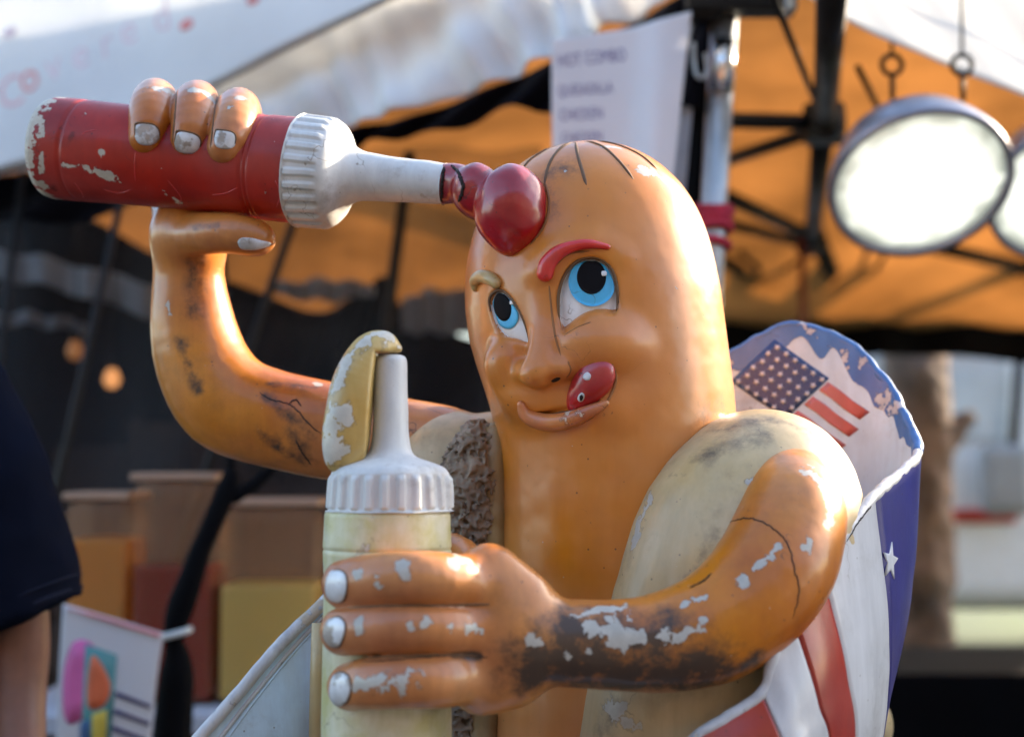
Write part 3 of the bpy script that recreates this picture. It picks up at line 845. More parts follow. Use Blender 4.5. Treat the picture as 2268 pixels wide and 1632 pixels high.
# ---- right arm, raised, with its hand round the bottle
aR = [(1010, 1000, 0.08, 92), (900, 982, 0.09, 94), (770, 962, 0.10, 100), (680, 944, 0.10, 102), (590, 924, 0.10, 103), (500, 888, 0.10, 106), (448, 800, 0.10, 97), (425, 700, 0.095, 83), (418, 610, 0.09, 70), (420, 545, 0.08, 66)]
aR_p, aR_r = pY(aR)
def kb_Y(px): return 0.062 - 0.124 * (px - 120) / (985 - 120)
def finger_over(px0, pxn, yt):
    Yb = kb_Y(px0); ty = yt
    xb = 425 + (px0 - 425) * 0.45
    return [pt(xb, 470, Yb + 0.060), pt((xb + px0) / 2, 380, Yb + 0.088), pt(px0 + 4, 280, Yb + 0.070), pt(px0 + 2, ty + 46, Yb + 0.022), pt(px0 - 4, ty + 58, Yb - 0.030), pt((px0 + pxn) / 2, ty + 92, Yb - 0.060), pt(pxn, ty + 125, Yb - 0.066)]
fR = [finger_over(342, 327, 178), finger_over(436, 420, 182), finger_over(528, 500, 200)]
thR = [pt(395, 520, 0.06), pt(450, 516, 0.005), pt(510, 516, -0.022), pt(562, 526, -0.030), pt(582, 532, -0.028)]
def armR(P):
    d = sweep(P, aR_p, aR_r, 28, 0.01)
    palm = ellipsoid(P, pt(418, 500, 0.075), (0.046, 0.055, 0.052))
    palm2 = ellipsoid(P, pt(445, 430, 0.105), (0.060, 0.035, 0.070))
    d = smin(d, smin(palm, palm2, 0.03), 0.035)
    th = sweep(P, thR, [0.032, 0.029, 0.0265, 0.0245, 0.016], 17)
    d = smin(d, th, 0.02)
    fg = None
    for f, w in zip(fR, (0.0298, 0.0298, 0.0300)):
        e = sweep(P, f, [0.030, 0.030, 0.030, w, w, w * 0.98, w * 0.84], 20)
        fg = e if fg is None else smin(fg, e, 0.004)
    d = smin(d, fg, 0.012)
    return d
lo, hi = bb(aR_p + sum(fR, []) + thR, 0.075)
Va, Fa = sdf_mesh(armR, lo, hi, 0.0034, lump=[(0.0045, 11.0), (0.0009, 55.0)])
BA = bvh_of(Va, Fa)
chip_a = field(Va, BA, [([(345, 198), (372, 200)], 22), ([(430, 200), (462, 212)], 24), ([(520, 218), (545, 222)], 20), ([(508, 238)], 10), ([(705, 850), (735, 846)], 12), ([(372, 660), (374, 690)], 9), ([(598, 540)], 8)])
grime_a = field(Va, BA, [([(440, 575), (438, 640), (430, 690)], 46), ([(595, 880), (640, 920), (690, 960)], 30), ([(650, 960), (680, 1020)], 40), ([(430, 505), (480, 500)], 16), ([(400, 760), (440, 860)], 30), ([(600, 850), (700, 856)], 22), ([(580, 960), (660, 1015)], 30)])
arm_r = mesh_np('arm', Va, Fa, M_arm, statue, attrs={'chip': chip_a, 'grime': grime_a * 0.62})
for poly in ([(300, 282), (312, 275), (338, 276), (352, 290), (352, 308), (338, 320), (312, 320), (300, 305)], [(390, 300), (404, 292), (432, 298), (444, 312), (440, 334), (418, 340), (394, 334), (387, 318)], [(478, 292), (492, 290), (514, 293), (522, 306), (518, 325), (500, 331), (480, 325), (475, 308)]):
    nl = patch('fingernail', BA, poly, M_nail, arm_r, off=0.0010, dome=0.0008, rings=6, n=28)
    line_on('nail_groove', BA, [poly[7], poly[0], ((poly[0][0] + poly[1][0]) / 2 - 2, poly[1][1] - 2), poly[2], poly[3], poly[4]], 0.0015, M_line, nl or arm_r, off=0.0002, n=20)
patch('thumbnail', BA, [(527, 536), (535, 527), (556, 527), (580, 533), (600, 538), (590, 547), (562, 553), (536, 551)], M_nail, arm_r, off=0.0012, dome=0.0014, rings=6, n=28)
for c in ([(575, 870), (600, 885), (635, 893), (655, 905), (680, 935), (712, 962)], [(640, 893), (655, 885), (668, 900)], [(655, 975), (668, 1000), (690, 1030)]):
    line_on('crack', BA, c, 0.0010, M_crack, arm_r, off=0.0, n=26)

for c in ([(392, 196), (388, 250), (382, 318)], [(482, 208), (474, 260), (466, 330)]):
    line_on('finger_seam', BA, c, 0.0016, M_line, arm_r, off=-0.0004, n=24)
# ---- left arm, folded across the body
aL = [(1752, 1085, -0.185, 98), (1752, 1150, -0.235, 112), (1722, 1245, -0.272, 120), (1665, 1325, -0.295, 120), (1575, 1392, -0.31, 114), (1450, 1424, -0.322, 98), (1310, 1426, -0.33, 88), (1200, 1420, -0.335, 86), (1130, 1410, -0.34, 92)]
aL_p, aL_r = pY(aL)
def fing(y, xs, ys, w):
    Ys = (-0.335, -0.385, -0.398, -0.382, -0.352)
    return [pt(x, yy, Yq) for x, yy, Yq in zip(xs, ys, Ys)], [rad(q, -0.37) for q in w]
fL = [fing(0, (1075, 980, 900, 820, 768), (1300, 1284, 1280, 1286, 1294), (64, 61, 59, 57, 54)),
      fing(1, (1085, 985, 900, 815, 762), (1392, 1392, 1390, 1392, 1398), (62, 57, 56, 55, 53)),
      fing(2, (1060, 975, 900, 825, 778), (1485, 1504, 1508, 1512, 1520), (66, 62, 59, 56, 54))]
thL = [pt(1060, 1290, -0.30), pt(1000, 1230, -0.22), pt(900, 1240, -0.175), pt(800, 1250, -0.18)]
def armL(P):
    d = sweep(P, aL_p, aL_r, 26, 0.012)
    hand = ellipsoid(P, pt(1085, 1392, -0.338), (0.052, 0.040, 0.083))
    d = smin(d, hand, 0.035)
    d = smin(d, sweep(P, [pt(1150, 1330, -0.335), pt(1080, 1268, -0.338)], [0.030, 0.026], 2), 0.03)
    d = smin(d, sweep(P, [pt(1130, 1500, -0.335), pt(1060, 1530, -0.340)], [0.030, 0.022], 2), 0.03)
    fg = None
    for p, r in fL:
        e = sweep(P, p, r, 20)
        fg = e if fg is None else smin(fg, e, 0.003)
    d = smin(d, fg, 0.014)
    d = smin(d, sweep(P, thL, [0.026, 0.026, 0.025, 0.02], 13), 0.02)
    return d
lo, hi = bb(aL_p + sum([f[0] for f in fL], []) + thL, 0.08)
Vm, Fm = sdf_mesh(armL, lo, hi, 0.0032, lump=[(0.0045, 11.0), (0.0009, 55.0)])
BL = bvh_of(Vm, Fm)
chip_l = field(Vm, BL, [([(891, 1250), (893, 1275)], 17), ([(1000, 1242), (1040, 1242), (1060, 1250)], 18), ([(1008, 1258)], 12), ([(798, 1386), (792, 1395)], 20), ([(905, 1380), (920, 1392), (945, 1382)], 17), ([(985, 1384), (1000, 1384)], 13), ([(1035, 1366), (1040, 1385), (1066, 1390)], 17), ([(785, 1512), (840, 1508), (900, 1506)], 20), ([(900, 1506)], 34), ([(790, 1270)], 14), ([(832, 1276), (838, 1300)], 9), ([(1176, 1418), (1200, 1422)], 12),
        ([(1280, 1365), (1330, 1350), (1385, 1345), (1395, 1370)], 17), ([(1300, 1385), (1330, 1400), (1380, 1400), (1420, 1412), (1470, 1408)], 22), ([(1350, 1420), (1380, 1425)], 20), ([(1500, 1410), (1545, 1395)], 15), ([(1260, 1455)], 14), ([(1350, 1370)], 15), ([(1305, 1440)], 8), ([(1515, 1340), (1560, 1320)], 13), ([(1645, 1290), (1690, 1240), (1722, 1210)], 13), ([(1790, 1000 + 40), (1830, 1090), (1838, 1150)], 24), ([(1785, 1215), (1800, 1200)], 16), ([(1560, 1370)], 14)])
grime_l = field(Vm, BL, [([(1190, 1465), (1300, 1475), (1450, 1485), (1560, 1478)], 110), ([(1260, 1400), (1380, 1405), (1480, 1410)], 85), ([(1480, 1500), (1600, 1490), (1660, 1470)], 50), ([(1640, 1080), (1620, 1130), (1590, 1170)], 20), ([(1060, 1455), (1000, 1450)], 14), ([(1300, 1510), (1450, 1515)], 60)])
arm_l = mesh_np('arm', Vm, Fm, M_arm, statue, attrs={'chip': chip_l, 'grime': grime_l})
for poly in ([(722, 1292), (732, 1266), (752, 1262), (768, 1275), (768, 1310), (758, 1332), (738, 1332), (724, 1318)], [(716, 1400), (726, 1374), (748, 1366), (764, 1378), (764, 1402), (752, 1430), (734, 1432), (720, 1418)], [(730, 1528), (736, 1500), (752, 1488), (772, 1496), (778, 1524), (768, 1554), (748, 1562), (734, 1548)]):
    nl = patch('fingernail', BL, poly, M_nail, arm_l, off=0.0010, dome=0.0008, rings=6, n=28)
    line_on('nail_groove', BL, [poly[1], poly[2], poly[3], poly[4], poly[5], poly[6]], 0.0013, M_line, nl or arm_l, off=0.0, n=20)
for c in ([(1592, 1176), (1620, 1155), (1665, 1148), (1710, 1168), (1745, 1205), (1760, 1260), (1770, 1310), (1755, 1370)], [(1530, 1300), (1560, 1285), (1575, 1270)], [(1080, 1455), (1020, 1450), (900, 1458), (800, 1465)]):
    line_on('crack', BL, c, 0.0009, M_crack, arm_l, off=0.0, n=40)

for c in ([(1085, 1338), (960, 1340), (840, 1342), (770, 1346)], [(1070, 1452), (960, 1450), (850, 1454), (775, 1460)]):
    line_on('finger_seam', BL, c, 0.0018, M_line, arm_l, off=-0.0004, n=40)
# ---- mustard bottle
MY = -0.275
mb = thing('mustard_bottle', (0, 0, 0), 'x', 'x'); del mb['label']; del mb['category']
mb.parent = statue
def mz(py): return float(pt(858, py, MY)[2])
mo = pt(858, 1300, MY); mo[2] = 0
mr = rad(142, MY)
prof = [(0.001, mz(1760)), (mr, mz(1758)), (mr, mz(1600)), (mr * 0.985, mz(1400)), (mr * 0.985, mz(1270)), (mr, mz(1222)), (mr * 0.985, mz(1216)), (mr * 1.0, mz(1210)), (mr * 0.99, mz(1180)), (mr * 0.98, mz(1138)), (mr * 0.96, mz(1132)), (mr * 0.90, mz(1130)), (0.001, mz(1129))]
pd = []
for a, b in zip(prof[:-1], prof[1:]):
    for t in np.linspace(0, 1, 6, endpoint=False): pd.append((a[0] * (1 - t) + b[0] * t, a[1] * (1 - t) + b[1] * t))
pd.append(prof[-1])
Vx, Fx = lathe_vf(pd, mo, (0, 0, 1), 96)
Vx = Vx + 0.0022 * np.stack([vnoise(Vx + 5 * k, 16, 2) for k in range(3)], 1)
mesh_np('bottle_body', Vx, Fx, M_must, mb)
cp = [(0.001, mz(1132)), (mr * 0.93, mz(1132)), (mr * 0.955, mz(1126)), (mr * 0.95, mz(1100)), (mr * 0.925, mz(1056)), (mr * 0.90, mz(1044)), (mr * 0.82, mz(1033)), (mr * 0.62, mz(1022)), (mr * 0.42, mz(1012)), (mr * 0.325, mz(996)), (mr * 0.285, mz(960)), (mr * 0.270, mz(900)), (mr * 0.258, mz(830)), (mr * 0.245, mz(797)), (mr * 0.17, mz(787)), (0.001, mz(785))]
cpd2 = catmull(cp, 90)
def mflute(i, a):
    z = cpd2[i][1]; t = (z - mz(1124)) / (mz(1052) - mz(1124))
    w = 1.0 if 0 < t < 0.9 else max(0.0, 1 - (t - 0.9) / 0.12) if 0.9 <= t < 1.02 else 0.0
    c = math.cos(24 * a)
    return 0.0030 * w * (1 if c > 0.3 else (-0.25 if c < -0.2 else (c + 0.2) / 0.5 * 1.25 - 0.25))
Vx, Fx = lathe_vf([tuple(x) for x in cpd2], mo + np.array([0.0025, 0, 0]), (0, 0, 1), 260, mflute)
Vx = Vx + 0.0014 * np.stack([vnoise(Vx + 3 * k, 45) for k in range(3)], 1)
mesh_np('nozzle_cap', Vx, Fx, M_white, mb)
mdp = [pt(877, 772, MY - 0.004), pt(852, 760, MY - 0.006), pt(820, 782, MY - 0.010), pt(792, 840, MY - 0.012), pt(776, 910, MY - 0.014), pt(764, 970, MY - 0.016), pt(756, 1010, MY - 0.02), pt(744, 1032, MY - 0.02)]
def must(P):
    d = sweep(P, mdp, [0.0070, 0.0140, 0.0215, 0.0270, 0.0285, 0.0260, 0.0185, 0.006], 36)
    d = smin(d, sweep(P, [pt(846, 786, MY - 0.006), pt(822, 850, MY - 0.010), pt(808, 920, MY - 0.014), pt(796, 972, MY - 0.016), pt(780, 1012, MY - 0.018)], [0.012, 0.0215, 0.0235, 0.0215, 0.012], 16), 0.012)
    # shaved face beside the nozzle
    a, b = pt(836, 775, MY), pt(816, 1015, MY)
    t = (b - a) / np.linalg.norm(b - a); nrm = np.cross(t, np.array([0, 1.0, 0])); nrm = nrm / np.linalg.norm(nrm)
    if nrm[0] < 0: nrm = -nrm
    cut = (P - a.astype(np.float32)) @ nrm.astype(np.float32)
    top = (P[:, 2] - float(pt(840, 782, MY)[2]))
    d = smax(d, np.minimum(cut, -top + 0.0), 0.004) if True else d
    return d + 0.0030 * vnoise(P, 34, 2)
lo, hi = bb(mdp, 0.04)
Vt, Ft = sdf_mesh(must, lo, hi, 0.0023)
BT = bvh_of(Vt, Ft)
mesh_np('mustard_squirt', Vt, Ft, M_gold, mb, attrs={'chip': field(Vt, BT, [([(722, 960), (735, 880), (772, 790), (820, 745), (860, 742)], 26), ([(735, 1000), (760, 965)], 34), ([(765, 900), (772, 930)], 22)]), 'grime': np.zeros(len(Vt))})

# ---- paper wrapper painted as a flag
rim = [(1540, 850, 0.225), (1612, 790, 0.215), (1740, 724, 0.19), (1862, 752, 0.16), (1958, 840, 0.115), (2008, 930, 0.06), (2030, 1010, -0.01), (1928, 1106, -0.15), (1842, 1228, -0.245), (1778, 1342, -0.300), (1718, 1438, -0.325), (1690, 1530, -0.330), (1612, 1588, -0.335), (1540, 1635, -0.340), (1470, 1700, -0.345)]
mid = [(1560, 1700, 0.10), (1640, 1700, 0.09), (1740, 1700, 0.075), (1815, 1700, 0.055), (1868, 1700, 0.03), (1902, 1700, 0.0), (1922, 1700, -0.04), (1935, 1700, -0.11), (1900, 1700, -0.20), (1846, 1710, -0.265), (1795, 1720, -0.305), (1755, 1730, -0.325), (1660, 1750, -0.335), (1570, 1770, -0.332), (1480, 1790, -0.340)]
rimP = np.array([pt(*p) for p in rim]); midP = np.array([pt(*p) for p in mid])
cen = np.array([X0 + 0.1, 0.0, 0.0])
halfP = (rimP * 0.5 + midP * 0.5)
o = halfP - cen; o[:, 2] = 0; o /= np.linalg.norm(o, axis=1)[:, None]
halfP = halfP + o * np.linspace(0.02, 0.012, len(o))[:, None]
lowP = midP.copy(); dxy = lowP - cen; dxy[:, 2] = 0
lowP = lowP - dxy * 0.25; lowP[:, 2] = 0.55
baseP = cen + dxy * 0.55; baseP[:, 2] = 0.20
NU, NV = 281, 130
Gv = [rimP, halfP, midP, lowP, baseP]
V0, F0 = loft_vf(Gv, NU, NV)
V0 = V0.reshape(NV, NU, 3)
u = np.linspace(0, 14, NU)
# torn, wavy lip
wav = 0.0014 * np.interp(np.arange(NU), np.arange(NU), vnoise(np.column_stack([u * 3, u * 0, u * 0]), 1.0, 2)) * 2
dv = V0[1] - V0[0]; dv /= np.linalg.norm(dv, axis=1)[:, None]
fall = np.clip(1 - np.arange(NV) / 14.0, 0, 1)[:, None, None]
V0 = V0 + dv[None] * (wav[None, :, None]) * fall
Nn = np.cross(np.gradient(V0, axis=1), np.gradient(V0, axis=0)); Nn /= np.linalg.norm(Nn, axis=2)[..., None] + 1e-9
outw = V0 - cen; outw[..., 2] = 0
flip = np.sign((Nn * outw).sum(2))[..., None]; Nn = Nn * np.where(flip == 0, 1, flip)
lump = 0.003 * vnoise(V0.reshape(-1, 3), 16, 2).reshape(NV, NU, 1)
TH = 0.011
outer = V0 + Nn * (TH / 2 + lump); inner = V0 - Nn * (TH / 2 - lump)
idx = np.arange(NU * NV).reshape(NV, NU)
wrapper = thing('flag_wrapper', (0, 0, 0), 'x', 'x'); del wrapper['label']; del wrapper['category']
wrapper.parent = statue
Fin = np.stack([idx[:-1, :-1], idx[1:, :-1], idx[1:, 1:], idx[:-1, 1:]], -1).reshape(-1, 4)
mesh_np('wrapper_inside', inner.reshape(-1, 3), Fin, M_wrapin, wrapper)
BI = bvh_of(inner.reshape(-1, 3), Fin)
Fout = np.stack([idx[:-1, :-1], idx[:-1, 1:], idx[1:, 1:], idx[1:, :-1]], -1).reshape(-1, 4)
BO = bvh_of(outer.reshape(-1, 3), Fout)
# outside panels, each its own piece with a scored joint between
def panel(name, u0, u1, mat):
    j0, j1 = int(round(u0 / 14 * (NU - 1))), int(round(u1 / 14 * (NU - 1)))
    S = outer[:, j0:j1 + 1].copy(); n_ = S.shape[1]
    w = np.ones(n_); w[0] = w[-1] = -0.6; 
    S = S + (Nn[:, j0:j1 + 1]) * (0.0025 * (w - 1))[None, :, None]
    ii = np.arange(S.shape[0] * n_).reshape(S.shape[0], n_)
    Fp = np.stack([ii[:-1, :-1], ii[:-1, 1:], ii[1:, 1:], ii[1:, :-1]], -1).reshape(-1, 4)
    return mesh_np(name, S.reshape(-1, 3), Fp, mat, wrapper)
panel('white_stripe', 0.0, 3.0, M_panelwhite)
pb = panel('blue_panel', 3.0, 6.95, M_panelblue)
panel('white_stripe', 6.95, 8.35, M_panelwhite)
panel('red_stripe', 8.35, 9.35, M_panelred)
panel('white_stripe', 9.35, 11.05, M_panelwhite)
panel('red_stripe', 11.05, 13.1, M_panelred)
panel('white_stripe', 13.1, 14.0, M_panelwhite)
# rolled rim
rimc = V0[0] + 0.0012 * np.stack([vnoise(V0[0] + 7 * k, 60, 2) for k in range(3)], 1) * 2
jr = int(5.9 / 14 * (NU - 1))
for part, mt in ((rimc[:jr + 1], M_rimblue), (rimc[jr:], M_wraprim)):
    Vw, Fw = tube_vf(part, TH * 0.62, 10)
    Vw = Vw + 0.0014 * np.stack([vnoise(Vw + 7 * k, 70) for k in range(3)], 1) * 2
    mesh_np('rim', Vw, Fw, mt, wrapper)
# faded blue band painted along the inside of the lip
jb0, jb1 = int(1.0 / 14 * (NU - 1)), int(7.3 / 14 * (NU - 1))
band = []
widths = 6 + 5 * vnoise(np.column_stack([u * 2.0, u * 0 + 3, u * 0]), 1.0, 3)
rows = 7
for r in range(rows):
    line = []
    for j in range(jb0, jb1 + 1):
        prof_w = np.interp(u[j], [1.0, 1.6, 2.6, 3.6, 4.6, 5.6, 6.4, 7.3], [1.5, 2.5, 3.0, 5.5, 5.0, 3.5, 2.5, 1.0])
        t = (r / (rows - 1)) * max(0.8, prof_w + 6 * float(vnoise(np.array([[u[j] * 3.1, 3, 0]]), 1.0, 3)[0]))
        i0 = int(min(t, NV - 2)); f_ = t - i0
        line.append(inner[i0, j] * (1 - f_) + inner[i0 + 1, j] * f_ - Nn[i0, j] * 0.0007)
    band.append(line)
band = np.array(band); nb_ = band.shape[1]
ii = np.arange(rows * nb_).reshape(rows, nb_)
mesh_np('blue_band', band.reshape(-1, 3), np.stack([ii[:-1, :-1], ii[1:, :-1], ii[1:, 1:], ii[:-1, 1:]], -1).reshape(-1, 4), M_rimblue, wrapper)
# the flag printed on the inside
def star_poly(cx, cy, r, rot=0.0, sx=1.0, sy=1.0):
    out = []
    for k in range(10):
        a = rot + math.pi * k / 5 - math.pi / 2
        q = r if k % 2 == 0 else r * 0.42
        out.append((cx + sx * q * math.cos(a), cy + sy * q * math.sin(a)))
    return out
C0, CX, CY = np.array([1716, 752.]), np.array([120., 86.]), np.array([-98., 92.])   # canton corner, along stripes, across stripes
def flagp(a, b): return tuple(C0 + CX * a + CY * b)
canton = patch('canton', BI, [flagp(0, 0), flagp(0.5, 0), flagp(1, 0), flagp(1, 0.45), flagp(1, 0.97), flagp(0.5, 1.0), flagp(0, 1.0), flagp(0, 0.5)], M_flagblue, wrapper, off=0.0009, rings=5, smooth=False, skirt=0.001)
for r in range(6):
    for c in range(6):
        a = 0.09 + c * 0.165 + (0.0 if r % 2 else 0.03); b = 0.08 + r * 0.17
        patch('star', BI, star_poly(*flagp(a, b), 8.2, 0.6), M_panelwhite, canton, off=0.0018, rings=1, smooth=False, skirt=0.0005)
for b0, a1 in ((0.06, 1.80), (0.40, 1.88), (0.74, 1.92)):
    b1 = b0 + 0.20
    patch('stripe', BI, [flagp(1.03, b0), flagp(1.25, b0 - 0.01), flagp(1.5, b0 + 0.01), flagp(a1, b0), flagp(a1 - 0.02, b1), flagp(1.5, b1 + 0.01), flagp(1.25, b1 - 0.01), flagp(1.03, b1)], M_fadered, wrapper, off=0.0009, rings=4, smooth=False, skirt=0.001)
patch('star', BO, star_poly(1972, 1243, 44, 0.15, 0.36, 1.0), M_panelwhite, pb, off=0.0012, rings=3, smooth=False, skirt=0.001)
for c in ([(1930, 1120), (1905, 1150), (1870, 1205), (1850, 1240)],):
    line_on('crack', BO, c, 0.0011, M_crack, wrapper)
# bun end showing behind the wrapper
be = pt(1925, 1600, 0.22)
sdf_part('bun_end', lambda P: ellipsoid(P, be, (0.032, 0.06, 0.045)), be - 0.09, be + 0.09, 0.006, M_bun, statue)

# ---- the wrapper's other flap, behind the mustard bottle
fl_rim = [pt(770, 1275, -0.05), pt(715, 1336, -0.07), pt(620, 1428, -0.10), pt(540, 1520, -0.13), pt(438, 1636, -0.16), pt(380, 1710, -0.18)]
fl_mid = [pt(790, 1500, -0.03), pt(760, 1560, -0.05), pt(720, 1650, -0.07), pt(660, 1740, -0.09), pt(560, 1830, -0.12), pt(500, 1880, -0.14)]
fl_low = [p * 1.0 + np.array([0.10, 0.05, -0.30]) for p in fl_mid]
flap, Vf, Ff = sheet('wrapper_flap', [fl_rim, fl_mid, fl_low], 80, 60, M_wrapin, statue, thick=0.010, fold=lambda a, b: np.stack([0 * a, 0.006 * np.sin(b * 9 + a * 3), 0.003 * np.sin(a * 22) * (1 - b)], -1))
BF = bvh_of(Vf, Ff)
tube('rim', catmull(fl_rim, 60) + 0.0015 * np.stack([vnoise(catmull(fl_rim, 60) + 7 * k, 60) for k in range(3)], 1), 0.0085, M_wraprim, flap, n=8)
line_on('seam', BF, [(712, 1362), (640, 1440), (560, 1536), (480, 1640)], 0.0030, M_wraprim, flap, off=0.005, taper=False)
line_on('seam', BF, [(706, 1378), (640, 1452), (566, 1545), (490, 1650)], 0.0018, M_wrapin, flap, off=0.005, taper=False)
tube('flap_edge', [pt(708, 1380, -0.11), pt(704, 1500, -0.11), pt(700, 1700, -0.11)], 0.010, M_bun, flap)
# plinth under the statue
Vp, Fp = lathe_vf([(0.001, 0.001), (0.42, 0.001), (0.42, 0.06), (0.40, 0.08), (0.001, 0.08)], (X0, 0, 0), (0, 0, 1), 48)
mesh_np('plinth', Vp, Fp, M_panelwhite, statue, smooth=False)

# ================================================================== the stall behind
M_awn = cloth('awning_vinyl', (0.80, 0.81, 0.81), 0.35, var=0.05, scale=3)
M_white_tarp = cloth('white_tarp', (0.76, 0.76, 0.74), 0.45, var=0.04, scale=3)
M_canopy = cloth('tan_canopy', (0.40, 0.26, 0.15), 0.66, (0.54, 0.335, 0.16), var=0.34, scale=1.1)
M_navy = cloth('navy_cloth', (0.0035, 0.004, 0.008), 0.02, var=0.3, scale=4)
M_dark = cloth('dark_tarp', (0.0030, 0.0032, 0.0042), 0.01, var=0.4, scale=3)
M_black = simple('black_steel', (0.006, 0.006, 0.006), 0.5, spec=0.2)
M_steel = simple('galvanised_steel', (0.42, 0.45, 0.47), 0.35, metal=0.7, var=0.12, scale=20)
M_greycl = cloth('grey_blue_tarp', (0.45, 0.50, 0.58), 0.3, var=0.2, scale=6)
M_paper = cloth('paper', (0.80, 0.81, 0.84), 0.30, var=0.02, scale=6, bump=0.03)
M_ink = simple('violet_ink', (0.10, 0.09, 0.27), 0.7)
M_redrag = simple('red_strap_cloth', (0.42, 0.02, 0.05), 0.75, bump=0.4, scale=30)
M_letter = [simple('faded_letter_red', c, 0.7) for c in ((0.66, 0.22, 0.20), (0.74, 0.58, 0.60), (0.70, 0.42, 0.43))]
def pts(*a): return [pt(*p) for p in a]

# ---- white awning with lettering
AW_low = pts((-260, 415, 2.15), (0, 385, 2.0), (250, 352, 1.87), (640, 302, 1.62), (780, 275, 1.53), (900, 250, 1.46), (1060, 190, 1.36), (1210, 128, 1.27), (1330, 72, 1.20), (1450, 8, 1.13), (1560, -60, 1.08))
AW_top = [p + np.array([0.0, 0.10, 0.42]) for p in AW_low]
AW_top2 = [p + np.array([0.05, 0.9, 0.85]) for p in AW_low]
def awfold(a, b):
    w = (1 - b) * 1.0
    f = 0.020 * np.sin(a * 46 + 6 * np.sin(a * 9) + b * 7) + 0.012 * np.sin(a * 95 + b * 12 + 2) + 0.02 * np.sin(a * 23 - b * 9)
    return np.stack([f * 0.4, f, 0 * f], -1) * np.clip(1.1 - b, 0, 1)[..., None]
awn = thing('white_awning', AW_low[4] * 1.0, 'white stall awning with wrinkled valance and faded red lettering', 'awning')
sheet('valance', [AW_low, AW_top], 160, 30, M_awn, awn, thick=0.003, fold=awfold)
bn_low = pts((-300, 470, 2.05), (0, 374, 1.90), (120, 342, 1.84), (230, 308, 1.78), (330, 250, 1.72), (480, 184, 1.63), (650, 98, 1.54), (850, 2, 1.42), (1000, -70, 1.34))
bn_top = [p + np.array([-0.02, 0.16, 0.62]) for p in bn_low]
bn, Vn, Fn = sheet('banner', [bn_low, bn_top], 80, 30, M_awn, awn, thick=0.003, fold=lambda a, b: np.stack([0 * a, 0.012 * np.sin(a * 15 + b * 3), 0 * a], -1))
BN = bvh_of(Vn, Fn)
tube('hem', catmull(bn_low, 60), 0.009, simple('hem_grey', (0.30, 0.27, 0.23), 0.8), bn, n=8)
def lay_text(name, s, org, ang, size, bvh, mat, parent, off=0.002, shear=0.0, sx=1.0):
    Vt_, Ft_ = text_vf(s, 1.0); out = []
    ca, sa = math.cos(ang), math.sin(ang)
    for v in Vt_:
        x, y = v[0] * size * sx + v[1] * size * shear, -v[1] * size
        l, n_ = cast(bvh, org[0] + x * ca - y * sa, org[1] + x * sa + y * ca)
        if l is None: return None
        out.append(l + n_ * off)
    return mesh_np(name, out, Ft_, mat, parent, smooth=False)
for ch, org, mi in (('C', (2, 250), 2), ('o', (48, 212), 0), ('v', (106, 186), 1), ('e', (164, 160), 1), ('r', (226, 134), 1), ('e', (270, 106), 1), ('d', (344, 78), 1)):
    lay_text('letter', ch, org, -0.40, 96, BN, M_letter[mi], bn, shear=0.25, sx=0.9)
for org, mi in (((400, 66), 0), ((548, 10), 0), ((8, 84), 1)):
    patch('letter_stroke', BN, ell(org[0] + 14, org[1] - 10, 17, 11, -0.6), M_letter[mi], bn, off=0.002, rings=2, n=14, skirt=0.0)

# ---- dark inner valance
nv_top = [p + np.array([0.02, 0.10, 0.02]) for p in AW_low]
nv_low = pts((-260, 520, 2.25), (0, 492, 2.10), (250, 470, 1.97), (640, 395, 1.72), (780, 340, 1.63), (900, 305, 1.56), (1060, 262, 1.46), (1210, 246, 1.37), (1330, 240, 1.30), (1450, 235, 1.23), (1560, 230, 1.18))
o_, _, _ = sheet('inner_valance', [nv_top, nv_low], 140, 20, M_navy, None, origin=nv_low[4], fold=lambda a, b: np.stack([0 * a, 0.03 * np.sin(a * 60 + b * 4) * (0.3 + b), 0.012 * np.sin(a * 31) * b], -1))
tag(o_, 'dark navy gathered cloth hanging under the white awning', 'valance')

# ---- canopy roofs and their frames
fx = lambda x: float(np.interp(x, [-5, -2.5, -1.5, -0.6, 0.0, 0.35, 1.2, 2.5, 5], [3.6, 2.75, 2.4, 1.95, 1.66, 1.5, 1.6, 2.1, 3.0]))
def cz(x, t):
    return (x, fx(x) * (1 - t) + 5.3 * t, float(np.interp(t, [0, 0.3, 0.6, 1.0], [2.44, 2.50, 2.34, 1.90])))
CXS = (-5.0, -3.0, -2.0, -1.2, -0.5, 0.2, 0.8, 1.6, 3.0, 5.0)
rows = [[cz(x, t) for x in CXS] for t in (0, 0.25, 0.5, 0.75, 1.0)]
o_, _, _ = sheet('canopy', rows, 90, 40, M_canopy, None, origin=(0, 3, 2.2), fold=lambda a, b: np.stack([0 * a, 0 * a, 0.02 * np.sin(a * 20) * np.sin(b * 9)], -1))
tag(o_, 'tan tent canopy glowing above the work lamps', 'canopy')
frame_t = thing('tent_truss', ptz(1825, 275, 2.1), 'black folding steel frame under the tan canopy beside the lamp', 'tent frame')
def zb(px, py, z=2.12): return ptz(px, py, z)
def bar(name, a, b, r, mat=None, parent=None):
    return tube(name, [a, (a + b) / 2, b], r, mat or M_black, parent or frame_t, n=10)
